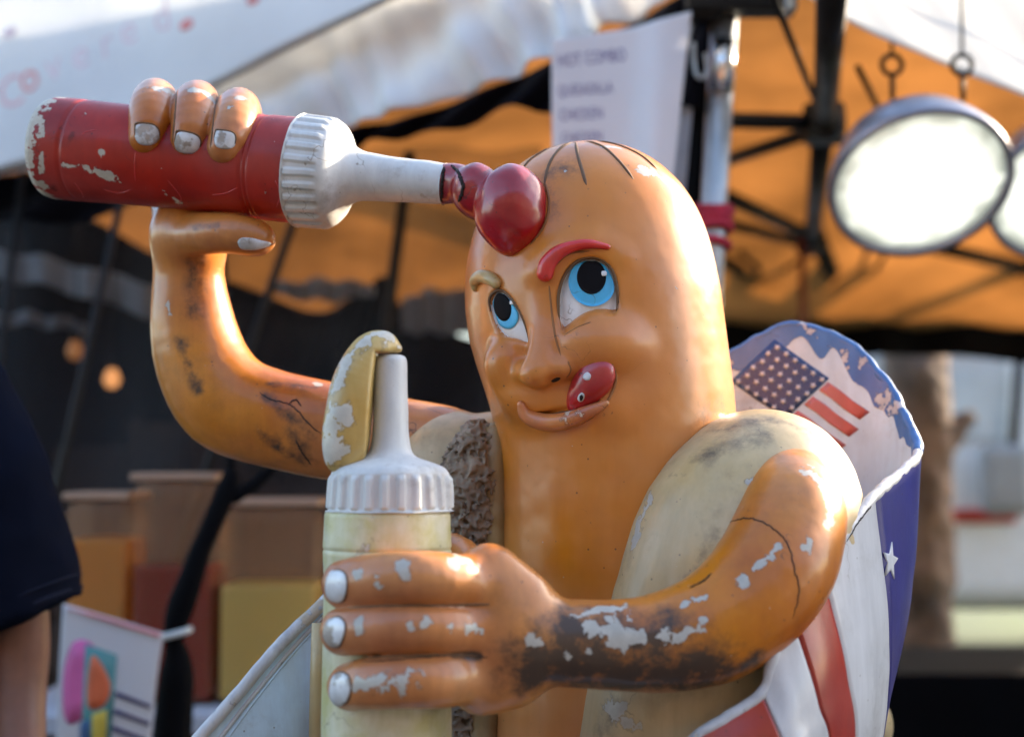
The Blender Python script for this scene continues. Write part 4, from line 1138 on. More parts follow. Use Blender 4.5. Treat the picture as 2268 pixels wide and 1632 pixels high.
for a, b, r in (((1846, -60), (1826, 275), 0.024), ((1822, 290), (1800, 520), 0.024), ((1806, 520), (1884, 700), 0.030), ((1825, 272), (1560, 266), 0.017), ((1820, 285), (1560, 372), 0.015), ((1800, 525), (1560, 412), 0.020), ((1785, 540), (1560, 482), 0.016), ((1880, 690), (1560, 565), 0.022),
                ((1890, 705), (2330, 575), 0.022), ((2060, 545), (2330, 606), 0.022), ((1900, 150), (1990, 330), 0.006), ((1820, 640), (1560, 640), 0.012), ((1990, 330), (1880, 690), 0.010)):
    bar('strut', zb(*a), zb(*b), r * 1.3)
for a, b, r in (((1560, 700), (1800, 560), 0.012), ((1680, 620), (1560, 610), 0.010), ((1950, 640), (2330, 690), 0.012), ((1885, 700), (1960, 560), 0.012), ((1700, -40), (1826, 275), 0.008), ((1640, 560), (1800, 700), 0.014)):
    bar('strut', zb(*a), zb(*b), r)
for p in ((1825, 275), (1792, 528)):
    c = zb(*p); V_, F_ = lathe_vf([(0.001, -0.05), (0.055, -0.05), (0.06, 0), (0.055, 0.05), (0.001, 0.05)], c, (0, 0, 1), 16)
    mesh_np('bracket', V_, F_, M_black, frame_t, smooth=False)
bar('drop_rod', zb(1776, 520), zb(1776, 520) + np.array([0, 0, -0.75]), 0.014, simple('dark_red_rod', (0.12, 0.008, 0.008), 0.5))
# bundled dark cloth gathered under the frame
bc = ptz(1880, 735, 2.05)
def bundle(P): return np.minimum(ellipsoid(P, bc, (0.42, 0.14, 0.16)), sweep(P, [bc + np.array([-0.5, 0, -0.08]), bc, bc + np.array([0.5, 0, -0.08])], [0.08, 0.16, 0.07], 8)) + 0.0
Vz, Fz = sdf_mesh(bundle, bc - np.array([0.75, 0.3, 0.35]), bc + np.array([0.75, 0.3, 0.35]), 0.02, lump=[(0.05, 9.0)])
tag(mesh_np('rolled_cloth', Vz, Fz, M_navy, origin=bc), 'black rolled cloth bundled under the canopy frame', 'cloth roll')
bv_top = pts((1380, 680, 5.25), (1700, 676, 5.25), (1900, 680, 5.25), (2100, 690, 5.25), (2400, 722, 5.25))
bv_low = pts((1380, 800, 5.25), (1700, 800, 5.25), (1900, 790, 5.25), (2100, 790, 5.25), (2400, 815, 5.25))
o_, _, _ = sheet('canopy_skirt', [bv_top, bv_low], 60, 8, M_dark, None, origin=bv_low[2], fold=lambda a, b: np.stack([0 * a, 0.04 * np.sin(a * 30), 0 * a], -1))
tag(o_, 'black skirt along the far edge of the canopy', 'skirt')

# ---- white tarp at upper right
wt_low = pts((1640, -90, 0.92), (1790, -4, 0.98), (1950, 82, 1.08), (2100, 146, 1.18), (2268, 214, 1.30), (2520, 318, 1.48))
wt_top = [p + np.array([0.0, 0.22, 0.35]) for p in wt_low]
wt_top2 = [p + np.array([0.1, 1.0, 0.75]) for p in wt_low]
o_, _, _ = sheet('white_tarp', [wt_low, wt_top], 80, 20, M_white_tarp, None, origin=wt_low[2], fold=lambda a, b: np.stack([0 * a, 0.004 * np.sin(a * 22 + b * 5), 0 * a], -1))
tag(o_, 'bright white tarp edge sloping across the upper right corner', 'tarp')

# ---- corner pole with its curtain and strap
pole = thing('tent_pole', (pt(1570, 620, 1.2)[0], 1.2, 0), 'grey metal tent pole with a black clamp at its top', 'pole')
pa, pb_ = pt(1604, 40, 1.2), pt(1572, 620, 1.2)
pd_ = (pa - pb_) / np.linalg.norm(pa - pb_); pg = pb_ - pd_ * (pb_[2] / pd_[2]) + pd_ * 0.0
tube('shaft', [pg, pb_, pa + pd_ * 0.1], 0.030, M_steel, pole, n=24)
tube('slider', [pt(1606, 90, 1.175), pt(1598, 200, 1.175)], 0.026, simple('chrome', (0.7, 0.7, 0.7), 0.2, metal=1.0), pole, n=16)
box('clamp', pt(1640, 8, 1.16), (0.24, 0.07, 0.05), M_black, pole, bevel=0.008)
box('clamp_jaw', pt(1560, 22, 1.18), (0.07, 0.08, 0.06), M_black, pole, bevel=0.01)
box('clamp_tip', pt(1744, 10, 1.15), (0.022, 0.06, 0.045), M_steel, pole, bevel=0.004)
hk = [pt(1536, 95, 1.15), pt(1538, 140, 1.15), pt(1544, 168, 1.145), pt(1556, 174, 1.145), pt(1566, 158, 1.15), pt(1562, 120, 1.15)]
tube('hook', catmull(hk, 24), 0.0045, M_steel, pole, n=8)
cu_, _, _ = sheet('black_curtain', [pts((1548, 20, 1.26), (1575, 20, 1.24), (1602, 20, 1.26)), pts((1520, 320, 1.26), (1552, 320, 1.24), (1582, 320, 1.26)), pts((1500, 700, 1.26), (1535, 700, 1.24), (1572, 700, 1.26))], 20, 30, M_dark, None, origin=pt(1552, 320, 1.26))
tag(cu_, 'narrow black curtain gathered behind the grey tent pole', 'curtain')
gs_, _, _ = sheet('grey_sleeve', [pts((1520, 20, 1.20), (1550, 20, 1.19)), pts((1502, 240, 1.20), (1534, 240, 1.19)), pts((1478, 480, 1.20), (1512, 480, 1.19))], 10, 30, M_greycl, None, origin=pt(1510, 240, 1.2))
tag(gs_, 'pale grey cloth strip beside the hanging menu sheet', 'cloth strip')
strap = thing('red_strap', pt(1575, 500, 1.2), 'red strap wound round the grey tent pole behind the head', 'strap')
for k, yy in enumerate((460, 478, 496, 508, 540)):
    c = pt(1580 - 0.055 * (yy - 460) , yy, 1.2)
    R_ = 0.037 + 0.003 * (k % 2)
    a = np.linspace(0, 2 * math.pi, 25)
    tube('winding', np.column_stack([c[0] + R_ * np.cos(a), c[1] + R_ * np.sin(a), c[2] + 0.008 * np.sin(a + k)]), 0.0095, M_redrag, strap, n=8)

# ---- menu sheet
mn, Vmn, Fmn = sheet('menu_sheet', [pts((1222, 88, 1.12), (1300, 78, 1.13), (1400, 62, 1.12), (1460, 44, 1.10), (1532, 26, 1.10)), pts((1222, 240, 1.12), (1300, 235, 1.13), (1390, 225, 1.12), (1450, 220, 1.08), (1510, 220, 1.08)), pts((1226, 420, 1.12), (1300, 420, 1.13), (1380, 420, 1.12), (1440, 420, 1.06), (1488, 420, 1.07))], 50, 50, M_paper, None, origin=pt(1380, 230, 1.12), thick=0.0008)
tag(mn, 'white handwritten menu sheet hanging behind the statue head', 'menu')
BM = bvh_of(Vmn, Fmn)
for s_, org, ang, size in (('HOT COMBO', (1236, 150), -0.10, 40), ('QUESADILLA', (1236, 214), -0.07, 34), ('CHICKEN', (1240, 268), -0.06, 36), ('CHICKEN', (1244, 318), -0.05, 34)):
    lay_text('handwriting', s_, org, ang, size, BM, M_ink, mn, off=0.0012, sx=0.62)

# ---- work lamps
def lens_mat():
    m, nt, bs = nm('lamp_lens')
    tc = N(nt, 'ShaderNodeTexCoord')
    ln = N(nt, 'ShaderNodeVectorMath'); ln.operation = 'LENGTH'; L(nt, tc.outputs['Object'], ln.inputs[0])
    v = mth(nt, 'ADD', ln.outputs['Value'], mth(nt, 'MULTIPLY', mth(nt, 'SUBTRACT', noise(nt, tc.outputs['Object'], 14, 4), 0.5), 0.10))
    L(nt, ramp(nt, v, 0.09, 0.185, 0.55, 0.11), bs.inputs['Emission Strength'])
    L(nt, mixc(nt, ramp(nt, v, 0.10, 0.18), (1.0, 0.98, 0.92), (0.80, 0.86, 0.72)), bs.inputs['Emission Color'])
    bs.inputs['Base Color'].default_value = (0.5, 0.5, 0.48, 1); bs.inputs['Roughness'].default_value = 0.15
    return m
M_lampglass = lens_mat()
M_bulb = simple('lamp_bulb', (0.85, 0.88, 0.55), 0.3)
M_rim = simple('lamp_rim_steel', (0.30, 0.31, 0.36), 0.35, metal=0.6, var=0.2, scale=15)
def lamp(cpx, cpy, Y, R, label, tilt):
    c = pt(cpx, cpy, Y)
    t = thing('work_lamp', c, label, 'lamp', 'round work lamps under the canopy')
    nrm = np.array(tilt, float); nrm /= np.linalg.norm(nrm)
    V_, F_ = lathe_vf([(R, 0), (R * 0.98, -0.03), (R * 0.85, -0.09), (R * 0.55, -0.15), (R * 0.25, -0.18), (0.001, -0.185)], c, nrm, 48)
    mesh_np('reflector', V_, F_[:-2], M_rim, t)
    V_, F_ = lathe_vf([(R * 0.99, -0.012), (R * 1.015, -0.010), (R * 1.025, 0.006), (R * 1.02, 0.02), (R * 0.95, 0.018), (R * 0.93, 0.004), (R * 0.99, -0.012)], c, nrm, 64)
    mesh_np('rim', V_, F_[:-2], M_rim, t)
    V_, F_ = lathe_vf([(R * 0.95, 0.0), (R * 0.8, 0.012), (R * 0.5, 0.022), (R * 0.2, 0.027), (0.001, 0.028)], c, nrm, 48)
    mesh_np('lens', V_, F_[1:], M_lampglass, t)
    Rf = frame(nrm)
    a = np.linspace(2.2, 3.6, 12)
    arc = [c + Rf[:, 0] * (R * 0.28 * math.cos(q) - R * 0.12) + Rf[:, 1] * (R * 0.28 * math.sin(q) + R * 0.28) + nrm * 0.026 for q in a]
    for dx in (-0.055, 0.10):
        top = c + np.array([dx, 0.0, R * 0.92])
        tube('hanger', [top, top + np.array([0, 0, 0.06])], 0.006, M_black, t, n=8)
        q = np.linspace(0, 2 * math.pi, 20)
        tube('eye_ring', np.column_stack([top[0] + 0.022 * np.cos(q), np.full(20, top[1]), top[2] + 0.080 + 0.022 * np.sin(q)]), 0.006, M_black, t, n=8)
        tube('cord', [top + np.array([0, 0, 0.10]), top + np.array([0.02, 0.05, 0.4])], 0.004, M_black, t, n=6)
    return t
lamp(2036, 402, 1.18, 0.195, 'big round work lamp hanging whole under the tan canopy', (0.0, -0.66, -0.74))
lamp(2372, 420, 1.42, 0.195, 'second work lamp cut off by the right edge of the picture', (0.0, -0.68, -0.70))

# ---- dark stall interior on the left
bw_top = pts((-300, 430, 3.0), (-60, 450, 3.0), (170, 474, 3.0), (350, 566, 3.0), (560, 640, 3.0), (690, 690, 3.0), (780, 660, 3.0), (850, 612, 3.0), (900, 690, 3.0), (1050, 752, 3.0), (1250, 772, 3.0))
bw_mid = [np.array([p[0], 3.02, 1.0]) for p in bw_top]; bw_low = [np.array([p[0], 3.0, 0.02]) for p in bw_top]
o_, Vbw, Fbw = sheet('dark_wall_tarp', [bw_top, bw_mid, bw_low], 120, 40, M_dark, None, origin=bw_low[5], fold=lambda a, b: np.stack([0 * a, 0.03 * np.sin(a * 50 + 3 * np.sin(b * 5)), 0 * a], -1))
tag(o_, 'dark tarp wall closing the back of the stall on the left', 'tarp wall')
for nm_, lab, poly_t, poly_b in (('grey_tarp_strip', 'blue grey cloth strip hanging left of the raised arm, upper one', [(-60, 545), (120, 575), (345, 632)], [(-60, 610), (120, 640), (345, 708)]),
                                 ('grey_tarp_strip', 'faint blue grey cloth strip below the other one on the left', [(-60, 690), (80, 694), (195, 715)], [(-60, 720), (80, 722), (195, 742)]),
                                 ('grey_tarp_strip', 'pale cloth strip between raised forearm and mustard nozzle', [(590, 628), (720, 618), (830, 630)], [(590, 650), (720, 668), (830, 652)]),
                                 ('grey_tarp_strip', 'grey white cloth patch left of the statue face', [(890, 665), (960, 640), (1090, 655)], [(890, 738), (960, 740), (1090, 745)])):
    o_, _, _ = sheet(nm_, [pts(*[(x, y, 2.85) for x, y in poly_t]), pts(*[(x, y, 2.87) for x, y in poly_b])], 24, 8, M_greycl, None, origin=pt(*poly_t[1], 2.85), fold=lambda a, b: np.stack([0 * a, 0.02 * np.sin(a * 25), 0.008 * np.sin(a * 18)], -1))
    tag(o_, lab, 'cloth strip', 'grey cloth strips in the stall')
for lab, a, b, r, Y in (('black tent pole standing behind the bottle nozzle', (915, 290), (846, 790), 0.018, 2.2), ('thin dark pole leaning left of the raised arm', (262, 470), (130, 1060), 0.010, 1.8), ('thin dark rod left of the bottle cap', (658, 470), (598, 640), 0.012, 2.0), ('thin faint pole at far left of the stall', (40, 470), (0, 800), 0.010, 2.0)):
    A, B_ = pt(*a, Y), pt(*b, Y); d_ = (A - B_) / np.linalg.norm(A - B_)
    G = B_ - d_ * (B_[2] / d_[2]); T_ = A + d_ * ((2.12 - A[2]) / d_[2])
    tag(tube('tent_pole', [G, (G + T_) / 2, T_], r, M_black, None, origin=G), lab, 'pole')
# small bulbs
for (x, y), lab in (((248, 840), 'small orange light bulb glowing in the dark stall'), ((166, 778), 'faint orange bulb beside the brighter one in the dark stall')):
    c = pt(x, y, 2.7); t = thing('light_bulb', c, lab, 'bulb')
    V_, F_ = lathe_vf([(0.001, -0.03), (0.018, -0.024), (0.028, 0), (0.02, 0.022), (0.012, 0.036), (0.001, 0.037)], c, (0, 0, 1), 16)
    mesh_np('glass', V_, F_, emit('bulb_glow', (1.0, 0.42, 0.14), 0.35 if x == 248 else 0.06), t)
    tube('socket', [c + np.array([0, 0, 0.034]), c + np.array([0, 0, 0.07])], 0.013, M_black, t, n=10)
    tube('cord', [c + np.array([0, 0, 0.07]), c + np.array([0, 0, 0.5])], 0.003, M_black, t, n=6)

# ---- drinks dispensers on a counter
def liquid(name, c, tr=0.5):
    m, nt, bs = nm(name)
    tc = N(nt, 'ShaderNodeTexCoord'); nn = noise(nt, tc.outputs['Object'], 4, 4)
    col = mixc(nt, ramp(nt, nn, 0.3, 0.7), tuple(x * 0.85 for x in c), c)
    L(nt, col, bs.inputs['Base Color']); bs.inputs['Roughness'].default_value = 0.2
    t_ = N(nt, 'ShaderNodeBsdfTranslucent'); L(nt, col, t_.inputs[0])
    mx = N(nt, 'ShaderNodeMixShader'); mx.inputs[0].default_value = tr
    L(nt, bs.outputs[0], mx.inputs[1]); L(nt, t_.outputs[0], mx.inputs[2]); L(nt, mx.outputs[0], nt.nodes['Material Output'].inputs[0])
    return m
def acrylic(name):
    m, nt, bs = nm(name)
    bs.inputs['Base Color'].default_value = (0.66, 0.42, 0.26, 1); bs.inputs['Roughness'].default_value = 0.25
    tr = N(nt, 'ShaderNodeBsdfTransparent'); tr.inputs[0].default_value = (0.95, 0.9, 0.85, 1)
    tl = N(nt, 'ShaderNodeBsdfTranslucent'); tl.inputs[0].default_value = (0.85, 0.55, 0.35, 1)
    mx = N(nt, 'ShaderNodeMixShader'); mx.inputs[0].default_value = 0.89
    L(nt, bs.outputs[0], mx.inputs[1]); L(nt, tr.outputs[0], mx.inputs[2])
    mx2 = N(nt, 'ShaderNodeMixShader'); mx2.inputs[0].default_value = 0.10
    L(nt, mx.outputs[0], mx2.inputs[1]); L(nt, tl.outputs[0], mx2.inputs[2])
    L(nt, mx2.outputs[0], nt.nodes['Material Output'].inputs[0])
    return m
M_acr = acrylic('scuffed_acrylic')
DY = 1.7
ctz = float(pt(400, 1548, DY)[2])
counter = thing('counter_table', (pt(430, 1600, DY)[0], DY, 0), 'pale cloth covered counter under the drinks dispensers', 'table')
cx0, cx1 = pt(60, 1550, DY)[0], pt(900, 1550, DY)[0]
box('table_top', ((cx0 + cx1) / 2, DY + 0.05, ctz - 0.02), (cx1 - cx0, 0.60, 0.04), simple('counter_cloth', (0.45, 0.47, 0.52), 0.8), counter)
for sx in (cx0 + 0.06, cx1 - 0.06):
    for sy in (-0.18, 0.28):
        box('leg', (sx, DY + sy, (ctz - 0.04) / 2), (0.04, 0.04, ctz - 0.04), M_black, counter)
for x0, x1, ytop, yliq, col, lab in ((165, 306, 1104, 1190, (0.80, 0.40, 0.07), 'leftmost drinks dispenser with amber orange drink'), (310, 494, 1062, 1246, (0.34, 0.006, 0.004), 'middle drinks dispenser half filled with dark red drink'), (498, 716, 1118, 1290, (0.78, 0.68, 0.22), 'right drinks dispenser half filled with yellow green drink')):
    xa, xb = pt(x0, 1300, DY)[0], pt(x1, 1300, DY)[0]; zt, zl = pt(400, ytop, DY)[2], pt(400, yliq, DY)[2]
    t = thing('drinks_dispenser', ((xa + xb) / 2, DY, ctz), lab, 'dispenser', 'drinks dispensers on the counter')
    w = xb - xa - 0.004
    box('liquid', ((xa + xb) / 2, DY, (ctz + 0.012 + zl) / 2), (w - 0.016, 0.20, zl - ctz - 0.012), liquid('drink_' + str(x0), col), t, bevel=0.008)
    box('tank', ((xa + xb) / 2, DY, (ctz + 0.002 + zt) / 2), (w, 0.22, zt - ctz - 0.004), M_acr, t, bevel=0.03)
    box('lid', ((xa + xb) / 2, DY, zt + 0.008), (w + 0.006, 0.23, 0.018), simple('lid_' + str(x0), (0.40, 0.25, 0.16), 0.5), t, bevel=0.005)
    tube('tap', [((xa + xb) / 2, DY - 0.11, ctz + 0.05), ((xa + xb) / 2, DY - 0.16, ctz + 0.05), ((xa + xb) / 2, DY - 0.165, ctz + 0.02)], 0.012, M_black, t, n=10)

# ---- bunched black strap tied with a ring
bs_t = thing('black_tie_strap', (pt(395, 1640, 1.15)[0], 1.15, 0), 'bunched black fabric strap tied in front of the dispensers', 'strap')
sp = catmull(pts((516, 1040, 1.15), (496, 1100, 1.15), (455, 1190, 1.14), (420, 1290, 1.13), (388, 1392, 1.13), (392, 1470, 1.14), (385, 1560, 1.15), (380, 1700, 1.15)), 60)
tube('strap_body', sp + 0.006 * np.stack([vnoise(sp + 9 * k, 14) for k in range(3)], 1), np.interp(np.linspace(0, 1, 60), [0, 0.12, 0.3, 0.5, 0.62, 0.75, 1], [0.016, 0.024, 0.022, 0.030, 0.020, 0.036, 0.045]), M_dark, bs_t, n=12)
tube('strap_end', [sp[-1], np.array([sp[-1][0], 1.15, 0.35]), np.array([sp[-1][0], 1.15, 0.0])], 0.04, M_dark, bs_t, n=10)
tube('strap_tail', catmull(pts((510, 1070, 1.15), (514, 950, 1.15), (508, 850, 1.16), (500, 700, 1.2), (490, 480, 1.3)), 20), 0.009, M_dark, bs_t, n=8)
tube('strap_tail', catmull(pts((514, 1106, 1.15), (560, 1075, 1.15), (610, 1030, 1.16), (720, 960, 1.2), (820, 900, 1.25)), 20), 0.013, M_dark, bs_t, n=8)
c = pt(388, 1402, 1.13); q = np.linspace(0, 2 * math.pi, 24)
tube('tie_ring', np.column_stack([c[0] + 0.030 * np.cos(q), c[1] + 0.030 * np.sin(q), c[2] + 0.008 * np.cos(q)]), 0.0075, simple('ring_white', (0.6, 0.66, 0.66), 0.4), bs_t, n=8)

# ---- printed card
card, Vcd, Fcd = sheet('menu_card', [pts((140, 1336, 1.05), (250, 1368, 1.05), (362, 1402, 1.05)), pts((130, 1500, 1.05), (242, 1510, 1.05), (345, 1520, 1.05)), pts((122, 1700, 1.05), (232, 1700, 1.05), (328, 1700, 1.05))], 20, 20, M_paper, None, origin=pt(240, 1500, 1.05), thick=0.004)
tag(card, 'white printed card with colourful picture next to a bare arm', 'card')
BC = bvh_of(Vcd, Fcd)
def ink(n, c, r=0.6): return simple('ink_' + n, c, r)
for nme, poly, c in (('pink', [(165, 1420), (215, 1440), (210, 1560), (150, 1600), (140, 1500)], (0.75, 0.16, 0.42)), ('picture', [(190, 1425), (260, 1450), (245, 1660), (180, 1660)], (0.10, 0.30, 0.30)), ('orange', [(205, 1450), (245, 1510), (232, 1560), (195, 1560)], (0.75, 0.16, 0.06)), ('yellow', [(205, 1580), (238, 1570), (236, 1650), (205, 1655)], (0.60, 0.45, 0.06)), ('blue', [(180, 1600), (200, 1590), (198, 1660), (178, 1660)], (0.05, 0.12, 0.25)), ('dark', [(258, 1530), (335, 1560), (334, 1568), (257, 1540)], (0.05, 0.04, 0.12)), ('dark2', [(255, 1568), (332, 1598), (331, 1606), (254, 1578)], (0.05, 0.04, 0.12)), ('dark3', [(252, 1606), (326, 1634), (325, 1642), (251, 1616)], (0.05, 0.04, 0.12)), ('edge', [(150, 1338), (250, 1368), (355, 1402), (354, 1410), (250, 1378), (149, 1346)], (0.75, 0.28, 0.30))):
    patch('print', BC, poly, ink(nme, c), card, off=0.003 + 0.0006 * len(card.children), rings=2, smooth=len(poly) == 5 or nme == 'orange', skirt=0.0)

# ---- person at the left edge
PY_ = 0.5
per = thing('person', (pt(-230, 1600, PY_)[0], PY_, 0), 'person in a dark navy T-shirt seen only by sleeve and bare arm', 'person')
sh = pt(-10, 905, PY_)          # shoulder point near the edge of the view
def loc_(px, py, Y=PY_): return pt(px, py, Y)
sx = float(sh[0]); bx = sx - 0.20
arm_pts = [np.array([sx - 0.04, PY_, 1.33]), pt(20, 1150, PY_), pt(48, 1400, PY_), pt(42, 1560, PY_ - 0.02), pt(60, 1800, PY_ - 0.10)]
def person_body(P):
    tor = sweep(P, [np.array([bx, PY_, 0.88]), np.array([bx, PY_, 1.10]), np.array([bx, PY_ + 0.01, 1.28])], [0.145, 0.14, 0.13], 7)
    tor = smin(tor, sweep(P, [np.array([bx - 0.13, PY_, 1.33]), np.array([bx + 0.13, PY_, 1.33])], [0.06, 0.06], 2), 0.08)
    d = smin(tor, sweep(P, [np.array([bx, PY_, 1.35]), np.array([bx, PY_ + 0.02, 1.46])], [0.06, 0.052], 2), 0.05)
    hd = ellipsoid(P, (bx, PY_ + 0.03, 1.56), (0.076, 0.098, 0.115))
    hd = smin(hd, ellipsoid(P, (bx, PY_ + 0.135, 1.545), (0.013, 0.018, 0.022)), 0.015)
    for s_ in (-1, 1): hd = smin(hd, ellipsoid(P, (bx + s_ * 0.08, PY_ + 0.02, 1.555), (0.012, 0.022, 0.032)), 0.008)
    d = smin(d, hd, 0.03)
    d = smin(d, sweep(P, arm_pts, [0.055, 0.050, 0.046, 0.043, 0.032], 14), 0.03)
    d = smin(d, sweep(P, [np.array([bx - 0.17, PY_, 1.33]), np.array([bx - 0.23, PY_, 1.08]), np.array([bx - 0.22, PY_ + 0.1, 0.85])], [0.055, 0.046, 0.03], 9), 0.03)
    for s_ in (-1, 1):
        d = smin(d, sweep(P, [np.array([bx + s_ * 0.085, PY_, 0.86]), np.array([bx + s_ * 0.095, PY_, 0.47]), np.array([bx + s_ * 0.10, PY_ - 0.02, 0.07])], [0.085, 0.058, 0.04], 9), 0.03)
        d = smin(d, sweep(P, [np.array([bx + s_ * 0.10, PY_ - 0.04, 0.04]), np.array([bx + s_ * 0.11, PY_ + 0.14, 0.03])], [0.04, 0.03], 2), 0.02)
    hand_c = arm_pts[-1] + np.array([0.01, -0.02, -0.07])
    d = smin(d, ellipsoid(P, hand_c, (0.022, 0.042, 0.055)), 0.02)
    for k in range(4):
        y_ = hand_c[1] - 0.03 + 0.02 * k
        d = smin(d, sweep(P, [np.array([hand_c[0], y_, hand_c[2] - 0.04]), np.array([hand_c[0] + 0.005, y_, hand_c[2] - 0.09 + 0.006 * abs(k - 1)]), np.array([hand_c[0] - 0.008, y_, hand_c[2] - 0.12 + 0.008 * abs(k - 1)])], [0.010, 0.009, 0.007], 5), 0.004)
    d = smin(d, sweep(P, [hand_c + np.array([0, 0.04, 0.02]), hand_c + np.array([0.01, 0.065, -0.02]), hand_c + np.array([0.01, 0.07, -0.05])], [0.012, 0.010, 0.008], 5), 0.006)
    return d
M_skin = simple('skin', (0.20, 0.085, 0.05), 0.5, var=0.22, scale=14)
Vpn, Fpn = sdf_mesh(person_body, (bx - 0.40, PY_ - 0.32, -0.01), (bx + 0.45, PY_ + 0.32, 1.70), 0.012)
mesh_np('body', Vpn, Fpn, M_skin, per)
hem_c = pt(95, 1355, PY_)
sleeve = [np.array([sx - 0.05, PY_, 1.32]), pt(-5, 1060, PY_), pt(52, 1345, PY_)]
def shirt(P):
    d = sweep(P, [np.array([bx, PY_, 0.86]), np.array([bx, PY_, 1.10]), np.array([bx, PY_ + 0.01, 1.28])], [0.165, 0.158, 0.145], 7)
    d = smin(d, sweep(P, [np.array([bx - 0.14, PY_, 1.33]), np.array([bx + 0.14, PY_, 1.33])], [0.072, 0.072], 2), 0.07)
    d = np.maximum(d, np.linalg.norm(P - np.array([bx, PY_, 1.06], dtype=np.float32), axis=1) - 0.345)
    sl = sweep(P, sleeve, [0.080, 0.088, 0.102], 9)
    a_, b_ = pt(0, 1396, PY_), pt(200, 1312, PY_)
    t_ = (b_ - a_) / np.linalg.norm(b_ - a_); dn = np.array([t_[2], 0, -t_[0]])
    if dn[2] > 0: dn = -dn
    sl = np.maximum(sl, (P - a_.astype(np.float32)) @ dn.astype(np.float32))
    return smin(d, sl, 0.03)
Vps, Fps = sdf_mesh(shirt, (bx - 0.40, PY_ - 0.32, 0.60), (bx + 0.55, PY_ + 0.32, 1.50), 0.010, lump=[(0.03, 6.0), (0.016, 15.0)])
mesh_np('shirt', Vps, Fps, simple('navy_cotton', (0.004, 0.006, 0.014), 0.95, spec=0.05), per)
def pants(P):
    d = sweep(P, [np.array([bx, PY_, 0.92]), np.array([bx, PY_, 0.84])], [0.158, 0.155], 2)
    for s_ in (-1, 1):
        d = smin(d, sweep(P, [np.array([bx + s_ * 0.085, PY_, 0.84]), np.array([bx + s_ * 0.095, PY_, 0.47]), np.array([bx + s_ * 0.10, PY_ - 0.02, 0.10])], [0.100, 0.080, 0.065], 9), 0.03)
    return d
Vpp, Fpp = sdf_mesh(pants, (bx - 0.3, PY_ - 0.25, 0.0), (bx + 0.3, PY_ + 0.25, 1.05), 0.014, lump=[(0.015, 8.0)])
mesh_np('trousers', Vpp, Fpp, simple('denim', (0.03, 0.04, 0.07), 0.9), per)
def hairf(P): return np.maximum(ellipsoid(P, (bx, PY_ + 0.015, 1.585), (0.086, 0.105, 0.112)), (P[:, 1] - (PY_ + 0.06)) + (1.60 - P[:, 2]) * 0.8)
Vph, Fph = sdf_mesh(hairf, (bx - 0.15, PY_ - 0.18, 1.40), (bx + 0.15, PY_ + 0.22, 1.75), 0.009, lump=[(0.008, 40.0)])
mesh_np('hair', Vph, Fph, simple('dark_hair', (0.02, 0.013, 0.009), 0.6), per)

# ---- tree trunk, van, grass and table on the right
M_bark = simple('bark', (0.20, 0.135, 0.10), 0.9, var=0.9, scale=2.6, bump=0.8)
TY = 5.7
tree = thing('tree', (pt(2040, 1480, TY)[0], TY, 0), 'mottled brown tree trunk behind the flag wrapper', 'tree')
tp = [np.array([pt(2036, 1490, TY)[0], TY, 0.0]), pt(2036, 1400, TY), pt(2040, 1150, TY), pt(2034, 900, TY), pt(2020, 700, TY), pt(2010, 300, TY), pt(2030, -300, TY)]
tr_ = [0.24, 0.19, 0.172, 0.166, 0.16, 0.14, 0.10]
def trunk(P): return np.minimum(sweep(P, tp, tr_, 20), sweep(P, [pt(2050, 1010, TY), pt(2105, 960, TY - 0.02), pt(2140, 930, TY)], [0.09, 0.075, 0.05], 6))
lo, hi = bb(tp, 0.32)
Vtr, Ftr = sdf_mesh(trunk, lo, hi, 0.022, lump=[(0.05, 6.0), (0.03, 17.0)])
mesh_np('trunk', Vtr, Ftr, M_bark, tree)
topc = tp[-1]; leaves_v = []; leaves_f = []
M_leaf = simple('leaf', (0.06, 0.10, 0.03), 0.6, var=0.4, scale=3)
for k in range(2600):
    d_ = rng.normal(size=3); d_ /= np.linalg.norm(d_); c_ = topc + d_ * np.array([1.5, 1.5, 1.0]) * (rng.random() ** 0.4) + np.array([0, 0, 0.8])
    a_ = rng.normal(size=3); a_ /= np.linalg.norm(a_); b_ = np.cross(a_, rng.normal(size=3)); b_ /= np.linalg.norm(b_)
    i0 = len(leaves_v); leaves_v += [c_ - a_ * 0.09, c_ + b_ * 0.035, c_ + a_ * 0.09, c_ - b_ * 0.035]; leaves_f.append((i0, i0 + 1, i0 + 2, i0 + 3))
mesh_np('crown', leaves_v, leaves_f, M_leaf, tree, smooth=False)

M_grass = simple('grass', (0.05, 0.075, 0.022), 0.9, var=0.4, scale=3, bump=0.6)
g0 = pt(2090, 1440, 8.2)
Vg, Fg = loft_vf([[(1.2, 3.6, 0.004), (40, 3.6, 0.004)], [(1.2, 40, 0.004), (40, 40, 0.004)]], 2, 2)
tag(mesh_np('lawn', Vg, Fg, M_grass, smooth=False), 'green lawn strip beyond the stalls on the right', kind='structure')
